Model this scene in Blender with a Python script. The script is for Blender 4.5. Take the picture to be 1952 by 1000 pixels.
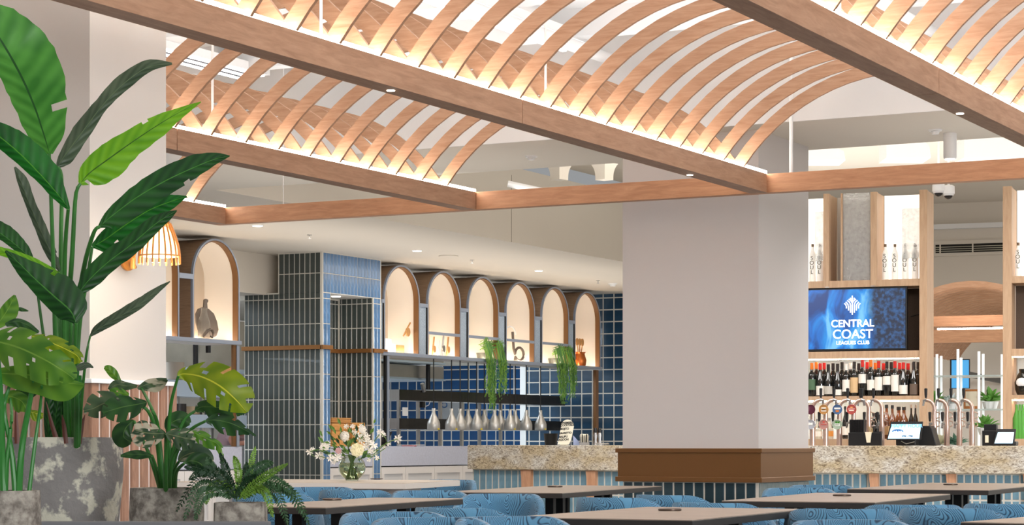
import bpy, math, random
from mathutils import Vector, Matrix, noise as mnoise
random.seed(7)
for o in list(bpy.data.objects): bpy.data.objects.remove(o)
S = bpy.context.scene; COL = S.collection
# ------------------------------------------------------------------ camera, world, lights
CH, FPX, HZ = 1.07, 4100.0, 843.0
cam = bpy.data.objects.new('camera', bpy.data.cameras.new('camera')); COL.objects.link(cam); S.camera = cam
cam.location = (0, 0, CH); cam.rotation_euler = (math.pi/2, 0, 0)
cam.data.sensor_width = 36; cam.data.lens = 36*FPX/1952; cam.data.shift_y = (HZ-500)/1952
cam.data.clip_end = 200
S.view_settings.view_transform = 'Standard'; S.view_settings.look = 'None'
S.view_settings.gamma = 1; S.view_settings.use_curve_mapping = False; S.view_settings.exposure = -0.12
w = bpy.data.worlds.new('world'); S.world = w; w.use_nodes = True
bg = w.node_tree.nodes['Background']; bg.inputs[0].default_value = (0.95, 0.975, 1.0, 1); bg.inputs[1].default_value = 0.35
TH = -math.radians(27.9)           # room frame (local x = N, local y = U)
TB = -math.radians(20.5)           # bar frame
def fw(p, a=TH):
    c, s = math.cos(a), math.sin(a)
    return Vector((c*p[0]-s*p[1], s*p[0]+c*p[1], p[2]))
def area(name, loc, rot, sx, sy, power, col=(.96, .98, 1), spread=math.pi):
    l = bpy.data.lights.new(name, 'AREA'); l.shape = 'RECTANGLE'; l.size = sx; l.size_y = sy
    l.energy = power; l.color = col; l.spread = spread
    o = bpy.data.objects.new(name, l); COL.objects.link(o); o.location = loc; o.rotation_euler = rot; return o
area('hall_fill_light', (0, 2.5, 4.1), (0, 0, TH), 7, 4, 60)  # unseen area lamps added under the ceiling to fill the hall
sl = bpy.data.lights.new('daylight', 'SUN'); sl.energy = 1.65; sl.angle = math.radians(12); sl.color = (.97, .985, 1)
so = bpy.data.objects.new('daylight', sl); COL.objects.link(so); so.rotation_euler = Vector((-.45, .89, -.075)).to_track_quat('-Z', 'Y').to_euler()
area('hall_fill_light', (1.5, 9.5, 4.22), (0, 0, TH), 5, 3, 60)
area('hall_fill_light', (4, 12, 4.22), (0, 0, TH), 5, 3, 90)
area('ceiling_bounce_light', tuple(fw((-5, 10.5, 3.86))), (math.pi, 0, TH), 10, 9, 260, (.96, .98, 1))  # unseen upward lamp added to brighten the ceiling above the slats
area('window_daylight', (15, 6, 2.2), (0, math.radians(90), 0), 3.2, 10, 160, (.72, .86, 1))
area('coffer_fill_light', tuple(fw((-7, 23, 3.7))), (math.pi, 0, TH), 7, 8, 260, (1, .95, .88))  # unseen upward lamp added to brighten the coffer
area('kitchen_light', tuple(fw((-18.8, 26, 3.2))), (0, 0, TH), 3, 12, 820, (.80, .90, 1))
area('kitchen_light', tuple(fw((-17.4, 33.5, 3.2))), (0, 0, TH), 3, 3, 110, (.85, .93, 1))
area('kitchen_front_light', tuple(fw((-13.6, 24.5, 3.5))), (0, 0, TH), 1.4, 9, 90, (1, .93, .85))
area('soffit_bounce_light', tuple(fw((-13.8, 25.0, 2.2))), (math.pi, 0, TH), 1.6, 12, 82, (1, .94, .87))  # upward lamp added in place of light bounced onto the kitchen soffit
area('soffit_fill_light', tuple(fw((-10.2, 16.4, 1.2))), (math.pi, 0, TH), 3.6, 1.4, 16, (1, .97, .93), math.radians(110))  # unseen upward lamps added to lighten the band soffit
area('soffit_fill_light', tuple(fw((-2.2, 16.4, 1.2))), (math.pi, 0, TH), 6, 1.4, 26, (1, .97, .93), math.radians(110))
area('bar_fill_light', (0.2, 19.0, 3.3), (math.radians(28), 0, math.radians(-10)), 3, .5, 110, (1, .97, .94))  # unseen tilted area lamps added to brighten the bar front
area('bar_fill_light', (4.7, 17.8, 3.2), (math.radians(28), 0, math.radians(-20)), 3.4, .5, 70, (1, .97, .94))
area('bar_light', tuple(fw((0.2, 20.0, 3.4), TB)), (0, 0, TB), 5, .6, 50, (1, .95, .88))
area('back_room_light', tuple(fw((1.5, 26.0, 3.6), TB)), (0, 0, TB), 6, 4, 420, (1, .96, .9))
area('left_kitchen_light', tuple(fw((-17.1, 19.6, 2.25))), (0, 0, TH), .5, 4, 130, (.78, .9, 1))
area('back_room_light', tuple(fw((2.5, 29.5, 4.3), TB)), (0, 0, TB), 6, 3, 260, (1, .96, .9))

# ------------------------------------------------------------------ helpers
def lin(c): 
    r = []
    for v in c:
        v = v/255.0; r.append(v/12.92 if v <= .04045 else ((v+.055)/1.055)**2.4)
    return tuple(r)+(1,)
MATS = {}
def mat(name, col, rough=.5, metal=0, spec=.5, trans=0, emis=0, ecol=None, alpha=1, var=0, vscale=6, bump=0, bscale=60, ior=1.45, rnd=0, stretch=None, col2=None, coat=0):
    if name in MATS: return MATS[name]
    m = bpy.data.materials.new(name); m.use_nodes = True; nt = m.node_tree; b = nt.nodes['Principled BSDF']
    b.inputs['Roughness'].default_value = rough; b.inputs['Metallic'].default_value = metal
    b.inputs['Specular IOR Level'].default_value = spec; b.inputs['Transmission Weight'].default_value = trans
    b.inputs['IOR'].default_value = ior; b.inputs['Base Color'].default_value = lin(col); b.inputs['Alpha'].default_value = alpha
    b.inputs['Coat Weight'].default_value = coat
    if emis: b.inputs['Emission Color'].default_value = lin(ecol or col); b.inputs['Emission Strength'].default_value = emis
    tc = nt.nodes.new('ShaderNodeTexCoord'); mp = nt.nodes.new('ShaderNodeMapping'); nt.links.new(tc.outputs['Object'], mp.inputs[0])
    if stretch: mp.inputs['Scale'].default_value = stretch
    cur = None
    if var:
        n = nt.nodes.new('ShaderNodeTexNoise'); n.inputs['Scale'].default_value = vscale; n.inputs['Detail'].default_value = 6
        nt.links.new(mp.outputs[0], n.inputs['Vector'])
        r = nt.nodes.new('ShaderNodeValToRGB'); nt.links.new(n.outputs[0], r.inputs[0])
        d = 1-var
        r.color_ramp.elements[0].position = .32; r.color_ramp.elements[1].position = .68
        c1 = lin(col2) if col2 else tuple(x*d for x in lin(col)[:3])+(1,)
        r.color_ramp.elements[0].color = c1; r.color_ramp.elements[1].color = lin(col)
        cur = r.outputs[0]
    if rnd:
        oi = nt.nodes.new('ShaderNodeObjectInfo'); hs = nt.nodes.new('ShaderNodeHueSaturation')
        mr = nt.nodes.new('ShaderNodeMapRange'); mr.inputs[3].default_value = 1-rnd; mr.inputs[4].default_value = 1+rnd
        nt.links.new(oi.outputs['Random'], mr.inputs[0]); nt.links.new(mr.outputs[0], hs.inputs['Value'])
        if cur: nt.links.new(cur, hs.inputs['Color'])
        else: hs.inputs['Color'].default_value = lin(col)
        cur = hs.outputs[0]
    if cur: nt.links.new(cur, b.inputs['Base Color'])
    if bump:
        n2 = nt.nodes.new('ShaderNodeTexNoise'); n2.inputs['Scale'].default_value = bscale; n2.inputs['Detail'].default_value = 4
        nt.links.new(mp.outputs[0], n2.inputs['Vector'])
        bp = nt.nodes.new('ShaderNodeBump'); bp.inputs['Strength'].default_value = bump; bp.inputs['Distance'].default_value = .01
        nt.links.new(n2.outputs[0], bp.inputs['Height']); nt.links.new(bp.outputs[0], b.inputs['Normal'])
    MATS[name] = m; return m
def wood(name, c1, c2, stretch, scale=5, rough=.5):
    """oak-like grain: noise stretched along one axis + finer streaks"""
    if name in MATS: return MATS[name]
    m = bpy.data.materials.new(name); m.use_nodes = True; nt = m.node_tree; b = nt.nodes['Principled BSDF']
    b.inputs['Roughness'].default_value = rough; b.inputs['Specular IOR Level'].default_value = .35
    tc = nt.nodes.new('ShaderNodeTexCoord'); mp = nt.nodes.new('ShaderNodeMapping'); nt.links.new(tc.outputs['Object'], mp.inputs[0])
    mp.inputs['Scale'].default_value = stretch
    oi = nt.nodes.new('ShaderNodeObjectInfo'); mu = nt.nodes.new('ShaderNodeMath'); mu.operation = 'MULTIPLY'; mu.inputs[1].default_value = 40
    nt.links.new(oi.outputs['Random'], mu.inputs[0]); nt.links.new(mu.outputs[0], mp.inputs['Location'])
    n = nt.nodes.new('ShaderNodeTexNoise'); n.inputs['Scale'].default_value = scale; n.inputs['Detail'].default_value = 8; n.inputs['Distortion'].default_value = .6
    n.inputs['Roughness'].default_value = .65
    nt.links.new(mp.outputs[0], n.inputs['Vector'])
    r = nt.nodes.new('ShaderNodeValToRGB'); e = r.color_ramp.elements; e[0].position = .3; e[1].position = .7; e[0].color = lin(c2); e[1].color = lin(c1)
    nt.links.new(n.outputs[0], r.inputs[0]); nt.links.new(r.outputs[0], b.inputs['Base Color'])
    MATS[name] = m; return m
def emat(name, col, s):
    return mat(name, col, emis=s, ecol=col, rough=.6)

class MB:
    def __init__(self): self.v = []; self.f = []; self.uv = {}
    def add(self, vs, fs):
        o = len(self.v); self.v += [tuple(p) for p in vs]; self.f += [tuple(i+o for i in f) for f in fs]; return self
    def box(self, x0, x1, y0, y1, z0, z1):
        if x1 < x0: x0, x1 = x1, x0
        if y1 < y0: y0, y1 = y1, y0
        if z1 < z0: z0, z1 = z1, z0
        return self.add([(x0,y0,z0),(x1,y0,z0),(x1,y1,z0),(x0,y1,z0),(x0,y0,z1),(x1,y0,z1),(x1,y1,z1),(x0,y1,z1)],
            [(0,3,2,1),(4,5,6,7),(0,1,5,4),(1,2,6,5),(2,3,7,6),(3,0,4,7)])
    def prism(self, poly, axis, d0, d1):
        """poly = list of 2D points; axis 0: (y,z) extruded along x; 1: (x,z) along y; 2: (x,y) along z"""
        n = len(poly); mk = {0: lambda p, d: (d, p[0], p[1]), 1: lambda p, d: (p[0], d, p[1]), 2: lambda p, d: (p[0], p[1], d)}[axis]
        vs = [mk(p, d0) for p in poly]+[mk(p, d1) for p in poly]
        fs = [tuple(range(n-1, -1, -1)), tuple(range(n, 2*n))]+[(i, (i+1) % n, n+(i+1) % n, n+i) for i in range(n)]
        return self.add(vs, fs)
    def lathe(self, prof, cx=0, cy=0, seg=20, z=0, close=False):
        vs = []; fs = []; m = len(prof)
        for i in range(seg):
            a = 2*math.pi*i/seg; c, s = math.cos(a), math.sin(a)
            for r, h in prof: vs.append((cx+r*c, cy+r*s, z+h))
        for i in range(seg):
            j = (i+1) % seg
            for k in range(m-1): fs.append((i*m+k, j*m+k, j*m+k+1, i*m+k+1))
        if prof[0][0] > 1e-4: fs.append(tuple(i*m for i in range(seg-1, -1, -1)))
        if prof[-1][0] > 1e-4 and not close: fs.append(tuple(i*m+m-1 for i in range(seg)))
        return self.add(vs, fs)
    def tube(self, pts, r, seg=8):
        pts = [Vector(p) for p in pts]; n = len(pts); rs = r if isinstance(r, (list, tuple)) else [r]*n
        vs = []; fs = []; up = Vector((0.13, .21, .97))
        for i, p in enumerate(pts):
            t = (pts[min(i+1, n-1)]-pts[max(i-1, 0)]).normalized()
            a = t.cross(up)
            if a.length < .05: a = t.cross(Vector((1, 0, 0)))
            a.normalize(); b = t.cross(a)
            for k in range(seg):
                q = 2*math.pi*k/seg; vs.append(p+(a*math.cos(q)+b*math.sin(q))*rs[i])
        for i in range(n-1):
            for k in range(seg):
                l = (k+1) % seg; fs.append((i*seg+k, i*seg+l, (i+1)*seg+l, (i+1)*seg+k))
        fs.append(tuple(range(seg-1, -1, -1))); fs.append(tuple((n-1)*seg+k for k in range(seg)))
        return self.add(vs, fs)
    def ball(self, c, r, sc=(1, 1, 1), seg=12, rings=8):
        vs = []; fs = []
        for i in range(rings+1):
            th = math.pi*i/rings
            for k in range(seg):
                a = 2*math.pi*k/seg
                vs.append((c[0]+r*sc[0]*math.sin(th)*math.cos(a), c[1]+r*sc[1]*math.sin(th)*math.sin(a), c[2]+r*sc[2]*math.cos(th)))
        for i in range(rings):
            for k in range(seg):
                l = (k+1) % seg; fs.append((i*seg+k, (i+1)*seg+k, (i+1)*seg+l, i*seg+l))
        return self.add(vs, fs)
    def mesh(self, name, off=(0, 0, 0), smooth=False):
        me = bpy.data.meshes.new(name); me.from_pydata([(a-off[0], b-off[1], c-off[2]) for a, b, c in self.v], [], self.f); me.validate()
        if smooth:
            for p in me.polygons: p.use_smooth = True
        return me
ORG = {}; AXA = {}
def link(name, data, parent=None):
    o = bpy.data.objects.new(name, data); COL.objects.link(o)
    if parent is not None: o.parent = parent; ORG[o.name] = ORG[parent.name]; AXA[o.name] = AXA[parent.name]
    return o
def tag(o, label=None, cat=None, group=None, kind=None):
    if label: o['label'] = label
    if cat: o['category'] = cat
    if group: o['group'] = group
    if kind: o['kind'] = kind
    return o
def T(name, label, cat, o=(0, 0, 0), a=0.0, group=None, kind=None):
    e = link(name, None); e.location = fw(o, a); e.rotation_euler = (0, 0, a); ORG[e.name] = tuple(o); AXA[e.name] = a
    e.empty_display_size = .1
    return tag(e, label, cat, group, kind)
def smooth_mod(o, ang=35):
    for p in o.data.polygons: p.use_smooth = True
    try:
        o.data.set_sharp_from_angle(angle=math.radians(ang))
    except Exception: pass
def part(mb, name, m, parent, smooth=False, bev=0, label=None, kind=None):
    me = mb.mesh(name, ORG[parent.name], False); me.materials.append(m)
    o = link(name, me, parent)
    if smooth: smooth_mod(o)
    if bev:
        b = o.modifiers.new('b', 'BEVEL'); b.width = bev; b.segments = 2; b.limit_method = 'ANGLE'
    return tag(o, label, None, None, kind)
def solo(mb, name, m, label, cat, o=(0, 0, 0), a=0.0, group=None, kind=None, smooth=False, bev=0):
    me = mb.mesh(name, o, False); me.materials.append(m); ob = link(name, me); ob.location = fw(o, a); ob.rotation_euler = (0, 0, a)
    ORG[ob.name] = tuple(o); AXA[ob.name] = a
    if smooth: smooth_mod(ob)
    if bev:
        b = ob.modifiers.new('b', 'BEVEL'); b.width = bev; b.segments = 2; b.limit_method = 'ANGLE'
    return tag(ob, label, cat, group, kind)
def struct(mb, name, m, a=TH, o=(0, 0, 0)): return solo(mb, name, m, None, None, o, a, kind='structure')
def inst(me, name, parent, loc, rz=0, label=None):
    o = link(name, me, parent); g = ORG[parent.name]; o.location = (loc[0]-g[0], loc[1]-g[1], loc[2]-g[2]); o.rotation_euler = (0, 0, rz)
    return tag(o, label)
FONT = {}
def text(s, size, name, m, parent, origin, xdir, zdir=(0, 0, 1), depth=.002, align='CENTER', bold=0, sx=1.0):
    """flat lettering: origin in the parent's frame, xdir = reading direction (in parent's frame)"""
    cu = bpy.data.curves.new(name, 'FONT'); cu.body = s; cu.size = size; cu.align_x = align; cu.align_y = 'CENTER'; cu.extrude = depth; cu.offset = bold
    t = bpy.data.objects.new('tmp', cu); COL.objects.link(t); dg = bpy.context.evaluated_depsgraph_get(); dg.update()
    me = bpy.data.meshes.new_from_object(t.evaluated_get(dg)); bpy.data.objects.remove(t)
    X = Vector(xdir).normalized(); Z = Vector(zdir).normalized(); Yv = X.cross(Z)  # outward from the reader is -(X x Z)
    g = ORG[parent.name]; M = Matrix(((X.x*sx, Z.x, -Yv.x), (X.y*sx, Z.y, -Yv.y), (X.z*sx, Z.z, -Yv.z))).to_4x4()
    M.translation = Vector(origin)-Vector(g); me.transform(M); me.materials.clear(); me.materials.append(m)
    return link(name, me, parent)
# pixel helpers (photo treated as 1952x1000): rays hit planes of a rotated frame
def hy(px, c, a=TH):      # hit plane local y = c ; returns (x', c, Y)
    q = (px-976)/FPX; Y = c/(-math.sin(a)*q+math.cos(a)); X = q*Y
    return math.cos(a)*X+math.sin(a)*Y, c, Y
def hx(px, c, a=TH):      # hit plane local x = c
    q = (px-976)/FPX; Y = c/(math.cos(a)*q+math.sin(a)); X = q*Y
    return c, -math.sin(a)*X+math.cos(a)*Y, Y
def zz(py, Y): return CH+(HZ-py)/FPX*Y
def P(px, py, Y): return Vector(((px-976)/FPX*Y, Y, zz(py, Y)))
def PZ(px, py, z): Y = (z-CH)*FPX/(HZ-py); return Vector(((px-976)/FPX*Y, Y, z))
def loc(p, a=TH): c, s = math.cos(-a), math.sin(-a); return Vector((c*p[0]-s*p[1], s*p[0]+c*p[1], p[2]))

# ------------------------------------------------------------------ materials
white = mat('white_paint', (236, 236, 236), .7, var=.03, vscale=1.2)
cream = mat('cream_paint', (220, 212, 200), .75, var=.03, vscale=1)
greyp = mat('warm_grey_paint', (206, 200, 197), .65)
greyp2 = mat('warm_grey_paint_darkened', (196, 191, 186), .65)  # same grey paint, darkened to tone down strong light on the left pillar
pure = mat('white_metal', (240, 240, 240), .4)
oak_u = wood('oak_beam', (190, 152, 124), (160, 122, 96), (9, 1.1, 9), 4)
oak_n = wood('oak_rib', (200, 162, 134), (172, 130, 100), (1.0, 9, 9), 5)
oak_x = wood('oak_cross', (214, 164, 128), (184, 134, 100), (1.1, 9, 9), 4)
oak_z = wood('oak_pale', (206, 174, 142), (184, 150, 120), (9, 9, 1), 4)
slatw = wood('slat_walnut', (172, 134, 112), (132, 98, 80), (9, 9, 1.2), 5)
bronze = mat('bronze_metal', (122, 84, 48), .38, metal=.35, spec=.5)
brz2 = mat('bronze_trim', (150, 104, 58), .4, metal=.4)
alu = mat('blue_grey_frame', (150, 160, 178), .35, metal=.3)
steel = mat('stainless_steel', (190, 190, 190), .28, metal=.95, var=.12, vscale=3, stretch=(8, 1, 1))
dsteel = mat('dark_steel', (70, 68, 66), .25, metal=.9, var=.3, vscale=4, stretch=(1, 5, .3))
black = mat('black_plastic', (22, 22, 24), .45)
blackm = mat('black_metal', (14, 14, 15), .4, metal=.2)
grout = mat('pale_grout', (214, 210, 200), .9)
tgreen = mat('dark_green_tile', (66, 74, 72), .35, rnd=.12, var=.15, vscale=9, bump=.15, bscale=14, coat=.1)
tblue = mat('blue_daylight_tile', (92, 136, 184), .22, rnd=.12, var=.3, vscale=14, bump=.5, bscale=22, coat=.4)  # blue daylight reflected on the tower's right face, put into the tile colour
tnavy = mat('navy_square_tile', (18, 74, 126), .22, rnd=.16, var=.25, vscale=5, bump=.2, bscale=10, coat=.3)
tslate = mat('slate_blue_square_tile', (40, 72, 98), .2, rnd=.14, var=.25, vscale=5, bump=.2, bscale=10, coat=.4)
tbar = mat('bar_blue_tile', (122, 160, 178), .25, rnd=.1, var=.28, vscale=10, bump=.3, bscale=14, coat=.3)
tpil = mat('pillar_teal_tile', (48, 68, 76), .2, rnd=.15, var=.35, vscale=8, bump=.3, bscale=12, coat=.4)
ledm = emat('led_white', (255, 245, 232), 27)
ledw = emat('led_warm', (255, 238, 216), 32)
lampdisc = emat('downlight_glow', (255, 246, 232), 7)
cupb = mat('cupboard_white', (226, 222, 220), .5)
stone = mat('daylight_tinted_stone', (196, 200, 218), .45, var=.12, vscale=40)  # blue daylight cast on the counters, put into the stone colour
stemg = mat('stem_green', (58, 122, 48), .45, var=.25, vscale=14)
glass = mat('clear_glass', (240, 246, 244), .03, trans=1, ior=1.3, spec=.5)
def granite():
    m = mat('beige_granite', (215, 206, 190), .3, var=.1); nt = m.node_tree; b = nt.nodes['Principled BSDF']
    tc = nt.nodes.new('ShaderNodeTexCoord'); mp = nt.nodes.new('ShaderNodeMapping'); mp.inputs['Rotation'].default_value = (.3, .9, .2); mp.inputs['Scale'].default_value = (1, 1, 2.2)
    nt.links.new(tc.outputs['Object'], mp.inputs[0])
    n1 = nt.nodes.new('ShaderNodeTexNoise'); n1.inputs['Scale'].default_value = 22; n1.inputs['Detail'].default_value = 9; n1.inputs['Distortion'].default_value = 1.8
    n2 = nt.nodes.new('ShaderNodeTexNoise'); n2.inputs['Scale'].default_value = 3; n2.inputs['Detail'].default_value = 4
    nt.links.new(mp.outputs[0], n1.inputs['Vector']); nt.links.new(mp.outputs[0], n2.inputs['Vector'])
    r = nt.nodes.new('ShaderNodeValToRGB'); e = r.color_ramp.elements
    e[0].position = .34; e[0].color = lin((130, 118, 108)); e[1].position = .64; e[1].color = lin((232, 228, 220))
    k = e.new(.44); k.color = lin((188, 178, 164)); k = e.new(.50); k.color = lin((208, 200, 186))
    nt.links.new(n1.outputs[0], r.inputs[0])
    mx = nt.nodes.new('ShaderNodeMix'); mx.data_type = 'RGBA'; mx.blend_type = 'MULTIPLY'
    r2 = nt.nodes.new('ShaderNodeValToRGB'); r2.color_ramp.elements[0].position = .4; r2.color_ramp.elements[0].color = lin((232, 214, 176)); r2.color_ramp.elements[1].position = .6; r2.color_ramp.elements[1].color = (1, 1, 1, 1)
    nt.links.new(n2.outputs[0], r2.inputs[0]); mx.inputs[0].default_value = .8
    nt.links.new(r.outputs[0], mx.inputs[6]); nt.links.new(r2.outputs[0], mx.inputs[7]); nt.links.new(mx.outputs[2], b.inputs['Base Color'])
    return m
gran = granite()
def concrete(name, a, b_, sc, p0=.4, p1=.6):
    m = mat(name, a, .9, bump=.5, bscale=40); nt = m.node_tree; b = nt.nodes['Principled BSDF']
    tc = nt.nodes.new('ShaderNodeTexCoord'); n1 = nt.nodes.new('ShaderNodeTexNoise'); n1.inputs['Scale'].default_value = sc; n1.inputs['Detail'].default_value = 8; n1.inputs['Roughness'].default_value = .6
    nt.links.new(tc.outputs['Object'], n1.inputs['Vector'])
    r = nt.nodes.new('ShaderNodeValToRGB'); e = r.color_ramp.elements; e[0].position = p0; e[1].position = p1; e[0].color = lin(b_); e[1].color = lin(a)
    nt.links.new(n1.outputs[0], r.inputs[0]); nt.links.new(r.outputs[0], b.inputs['Base Color']); return m
potbig = concrete('weathered_planter', (208, 204, 186), (134, 130, 127), 9, .47, .53)
potsm = concrete('rough_concrete', (176, 168, 156), (112, 104, 96), 26, .4, .6)

# ------------------------------------------------------------------ the room
CZ = 3.527; HC = 4.35; U1, U2, NB, NK = 15.58, 17.15, -12.35, -15.12
struct(MB().box(-30, 14, -6, 50, -.1, 0), 'floor', mat('carpet', (158, 157, 156), .95, var=.3, vscale=30))
struct(MB().box(-26, 14, 2, U1, HC, HC+.1), 'ceiling', white)
struct(MB().box(-26, 14, U1, U2, CZ, HC+.1), 'ceiling_band', cream)
struct(MB().box(-26, 14, U1-.02, U1-.002, CZ, HC), 'trim_2', white)
struct(MB().box(-26, NB, U2, 44, CZ, HC+.1), 'ceiling_kitchen', cream)
struct(MB().box(NB, 14, U2, 44, HC+.25, HC+.35), 'ceiling_coffer', cream)
struct(MB().box(-26, -25.9, 2, 44, 0, HC), 'wall_left', cream)
UW, UWL = 32.2, 36.2
x993 = hy(993, UW)[0]
wn = struct(MB().box(x993, 14, UW+.01, UW+.25, 0, HC+.25), 'wall_back', grout)
wf = struct(MB().box(-26, x993+.1, UWL+.01, UWL+.25, 0, CZ), 'wall_kitchen', grout)
struct(MB().box(x993-.012, x993+.1, UW-.012, UWL, 0, CZ), 'wall_return', mat('white_edge', (222, 224, 222), .5))
struct(MB().box(-26, 14, 44, 44.1, 0, HC+.3), 'wall_end', cream)

MESHC = {}
def tile_mesh(axis, w_, h_, d, m):
    k = (axis, round(w_, 3), round(h_, 3), round(d, 3), m.name)
    if k not in MESHC:
        b = MB(); e = min(.004, w_/6); 
        # front face smaller than the back (eased edges); local: width along s, depth towards viewer
        a, c = w_/2, h_/2
        pts = [(-a, 0, -c), (a, 0, -c), (a, 0, c), (-a, 0, c), (-a, -d+e, -c), (a, -d+e, -c), (a, -d+e, c), (-a, -d+e, c), (-a+e, -d, -c+e), (a-e, -d, -c+e), (a-e, -d, c-e), (-a+e, -d, c-e)]
        fs = [(8, 9, 10, 11), (4, 5, 9, 8), (5, 6, 10, 9), (6, 7, 11, 10), (7, 4, 8, 11), (0, 1, 5, 4), (1, 2, 6, 5), (2, 3, 7, 6), (3, 0, 4, 7)]
        if axis == 'u': pts = [(-y, x, z) for x, y, z in pts]          # face towards +x
        b.add(pts, fs); me = b.mesh('tile'); me.materials.append(m); MESHC[k] = me
    return MESHC[k]
def tiles(parent, axis, c, s0, s1, z0, z1, pw, ph, so, zo, g, m, d=.012, keep=None, join=False, name='tile'):
    """axis 'n': wall facing -y at y=c, s=x.  axis 'u': wall facing +x at x=c, s=y"""
    J = MB(); i0 = math.floor((s0-so)/pw)-1
    s = so+i0*pw
    while s < s1:
        a, b = max(s+g/2, s0), min(s+pw-g/2, s1)
        if b-a > .008:
            z = zo+math.floor((z0-zo)/ph)*ph-ph
            while z < z1:
                e, f = max(z+g/2, z0), min(z+ph-g/2, z1)
                if f-e > .01 and (keep is None or keep((a+b)/2, (e+f)/2)):
                    me = tile_mesh(axis, b-a, f-e, d, m)
                    lo = ((a+b)/2, c, (e+f)/2) if axis == 'n' else (c, (a+b)/2, (e+f)/2)
                    if join: J.add([(v.co.x+lo[0], v.co.y+lo[1], v.co.z+lo[2]) for v in me.vertices], [tuple(p.vertices) for p in me.polygons])
                    else: inst(me, name, parent, lo)
                z += ph
        s += pw
    if join and J.v: part(J, name, m, parent, kind='stuff')
# square tiles, right (near) wall and deeper left wall
pR = 22.6/FPX*hy(1100, UW)[2]; xR = hy(1169.9, UW)[0]; zR = zz(704.9, hy(1100, UW)[2])
tiles(wn, 'n', UW+.01, x993+.02, hy(1195, UW)[0], .9, CZ, pR, pR, xR, zR, .02, tslate, .006)
pL = 19.3/FPX*hy(870, UWL)[2]; xL = hy(860, UWL)[0]; zL = zz(704, hy(870, UWL)[2])
tiles(wf, 'n', UWL+.01, hy(728, UWL)[0], x993+.02, .9, 2.55, pL, pL, xL, zL, .022, tnavy, .006)
tiles(wf, 'n', UWL+.01, hy(300, UWL)[0], hy(470, UWL)[0], .9, 2.55, pL, pL, xL, zL, .022, tnavy, .006, join=True)
# bulkhead joint and bulkhead behind the left arches
struct(MB().box(-16.9, -16.0, 16.5, 24.4, 3.0, CZ), 'wall_bulkhead', cream)
struct(MB().box(NB-.003, NB+.003, hx(975, NB)[1]-.004, hx(975, NB)[1]+.004, CZ, HC), 'trim_1', mat('joint_shadow', (150, 140, 126), .9))

# left pillar with slatted wainscot
nLp = loc(P(171, 500, 10.5)); nP, uP = nLp.x, nLp.y; uQ = hx(316.5, nP)[1]
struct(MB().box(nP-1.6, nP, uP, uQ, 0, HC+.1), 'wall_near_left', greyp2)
zc = zz(723, 10.6); wu0 = uP-.05; wu1 = hx(329, nP+.05)[1]; wn1 = nP+.05
wa = T('slatted_wainscot', 'brown timber slat cladding round the foot of the white pillar behind the plants', 'wall cladding', (nP, uP, 0), TH)
part(MB().box(nP-1.6, wn1-.012, wu0+.012, wu1-.012, 0, zc-.02), 'backing', mat('backing_white', (214, 208, 204), .8), wa)
part(MB().box(nP-1.6, wn1+.012, wu0-.012, wu1+.004, zc-.022, zc), 'cap', pure, wa, bev=.003, label='thin white capping strip')
su = wu0
b0 = MB().box(-.012, 0, -.027, .027, 0, zc-.022); sm = b0.mesh('slat'); sm.materials.append(slatw)
b1 = MB().box(-.027, .027, 0, .012, 0, zc-.022); sm2 = b1.mesh('slat'); sm2.materials.append(slatw)
while su < wu1: inst(sm, 'slat', wa, (wn1, su+.03, 0)); su += .0785
sn = wn1-.03
while sn > nP-1.5: inst(sm2, 'slat', wa, (sn-.01, wu0, 0)); sn -= .0785

# main pillar
x0, x1 = hy(1187, 15.84)[0], hy(1446, 15.84)[0]; y0, y1 = 15.84, hx(1541, x1)[1]; YP = 16.9
zt, zb = zz(854.1, YP), zz(919.3, YP)
pil = T('pillar', 'large square pale grey pillar with bronze band above a teal tiled base', 'pillar', (x0, y0, 0), TH)
part(MB().box(x0, x1, y0, y1, zt, CZ), 'shaft', greyp, pil)
e = .03
part(MB().box(x0-e, x1+e, y0-e, y1+e, zb, zt-.004), 'band', bronze, pil, label='bronze metal band')
for z_, h_ in ((zt-.035, .035), (zb, .04)):
    part(MB().box(x0-e-.018, x1+e+.014, y0-e-.014, y1+e+.018, z_, z_+h_), 'ledge', bronze, pil, bev=.004, label='projecting bronze ledge of the band')
part(MB().box(x0+.002, x1-.002, y0+.002, y1-.002, 0, zb), 'tiled_base', grout, pil)
tiles(pil, 'n', y0+.002, x0+.012, x1-.012, .02, zb, .0885, .36, x0+.006, zb-.36*3, .013, tpil, .005)
tiles(pil, 'u', x1-.002, y0+.012, y1-.012, .02, zb, .0835, .36, y0+.006, zb-.36*3, .008, mat('pillar_teal_tile_lit', (122, 132, 128), .3, rnd=.1, var=.2, coat=.3), join=True)  # lighter copy of the teal tile; daylight on this side put into its colour

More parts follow.
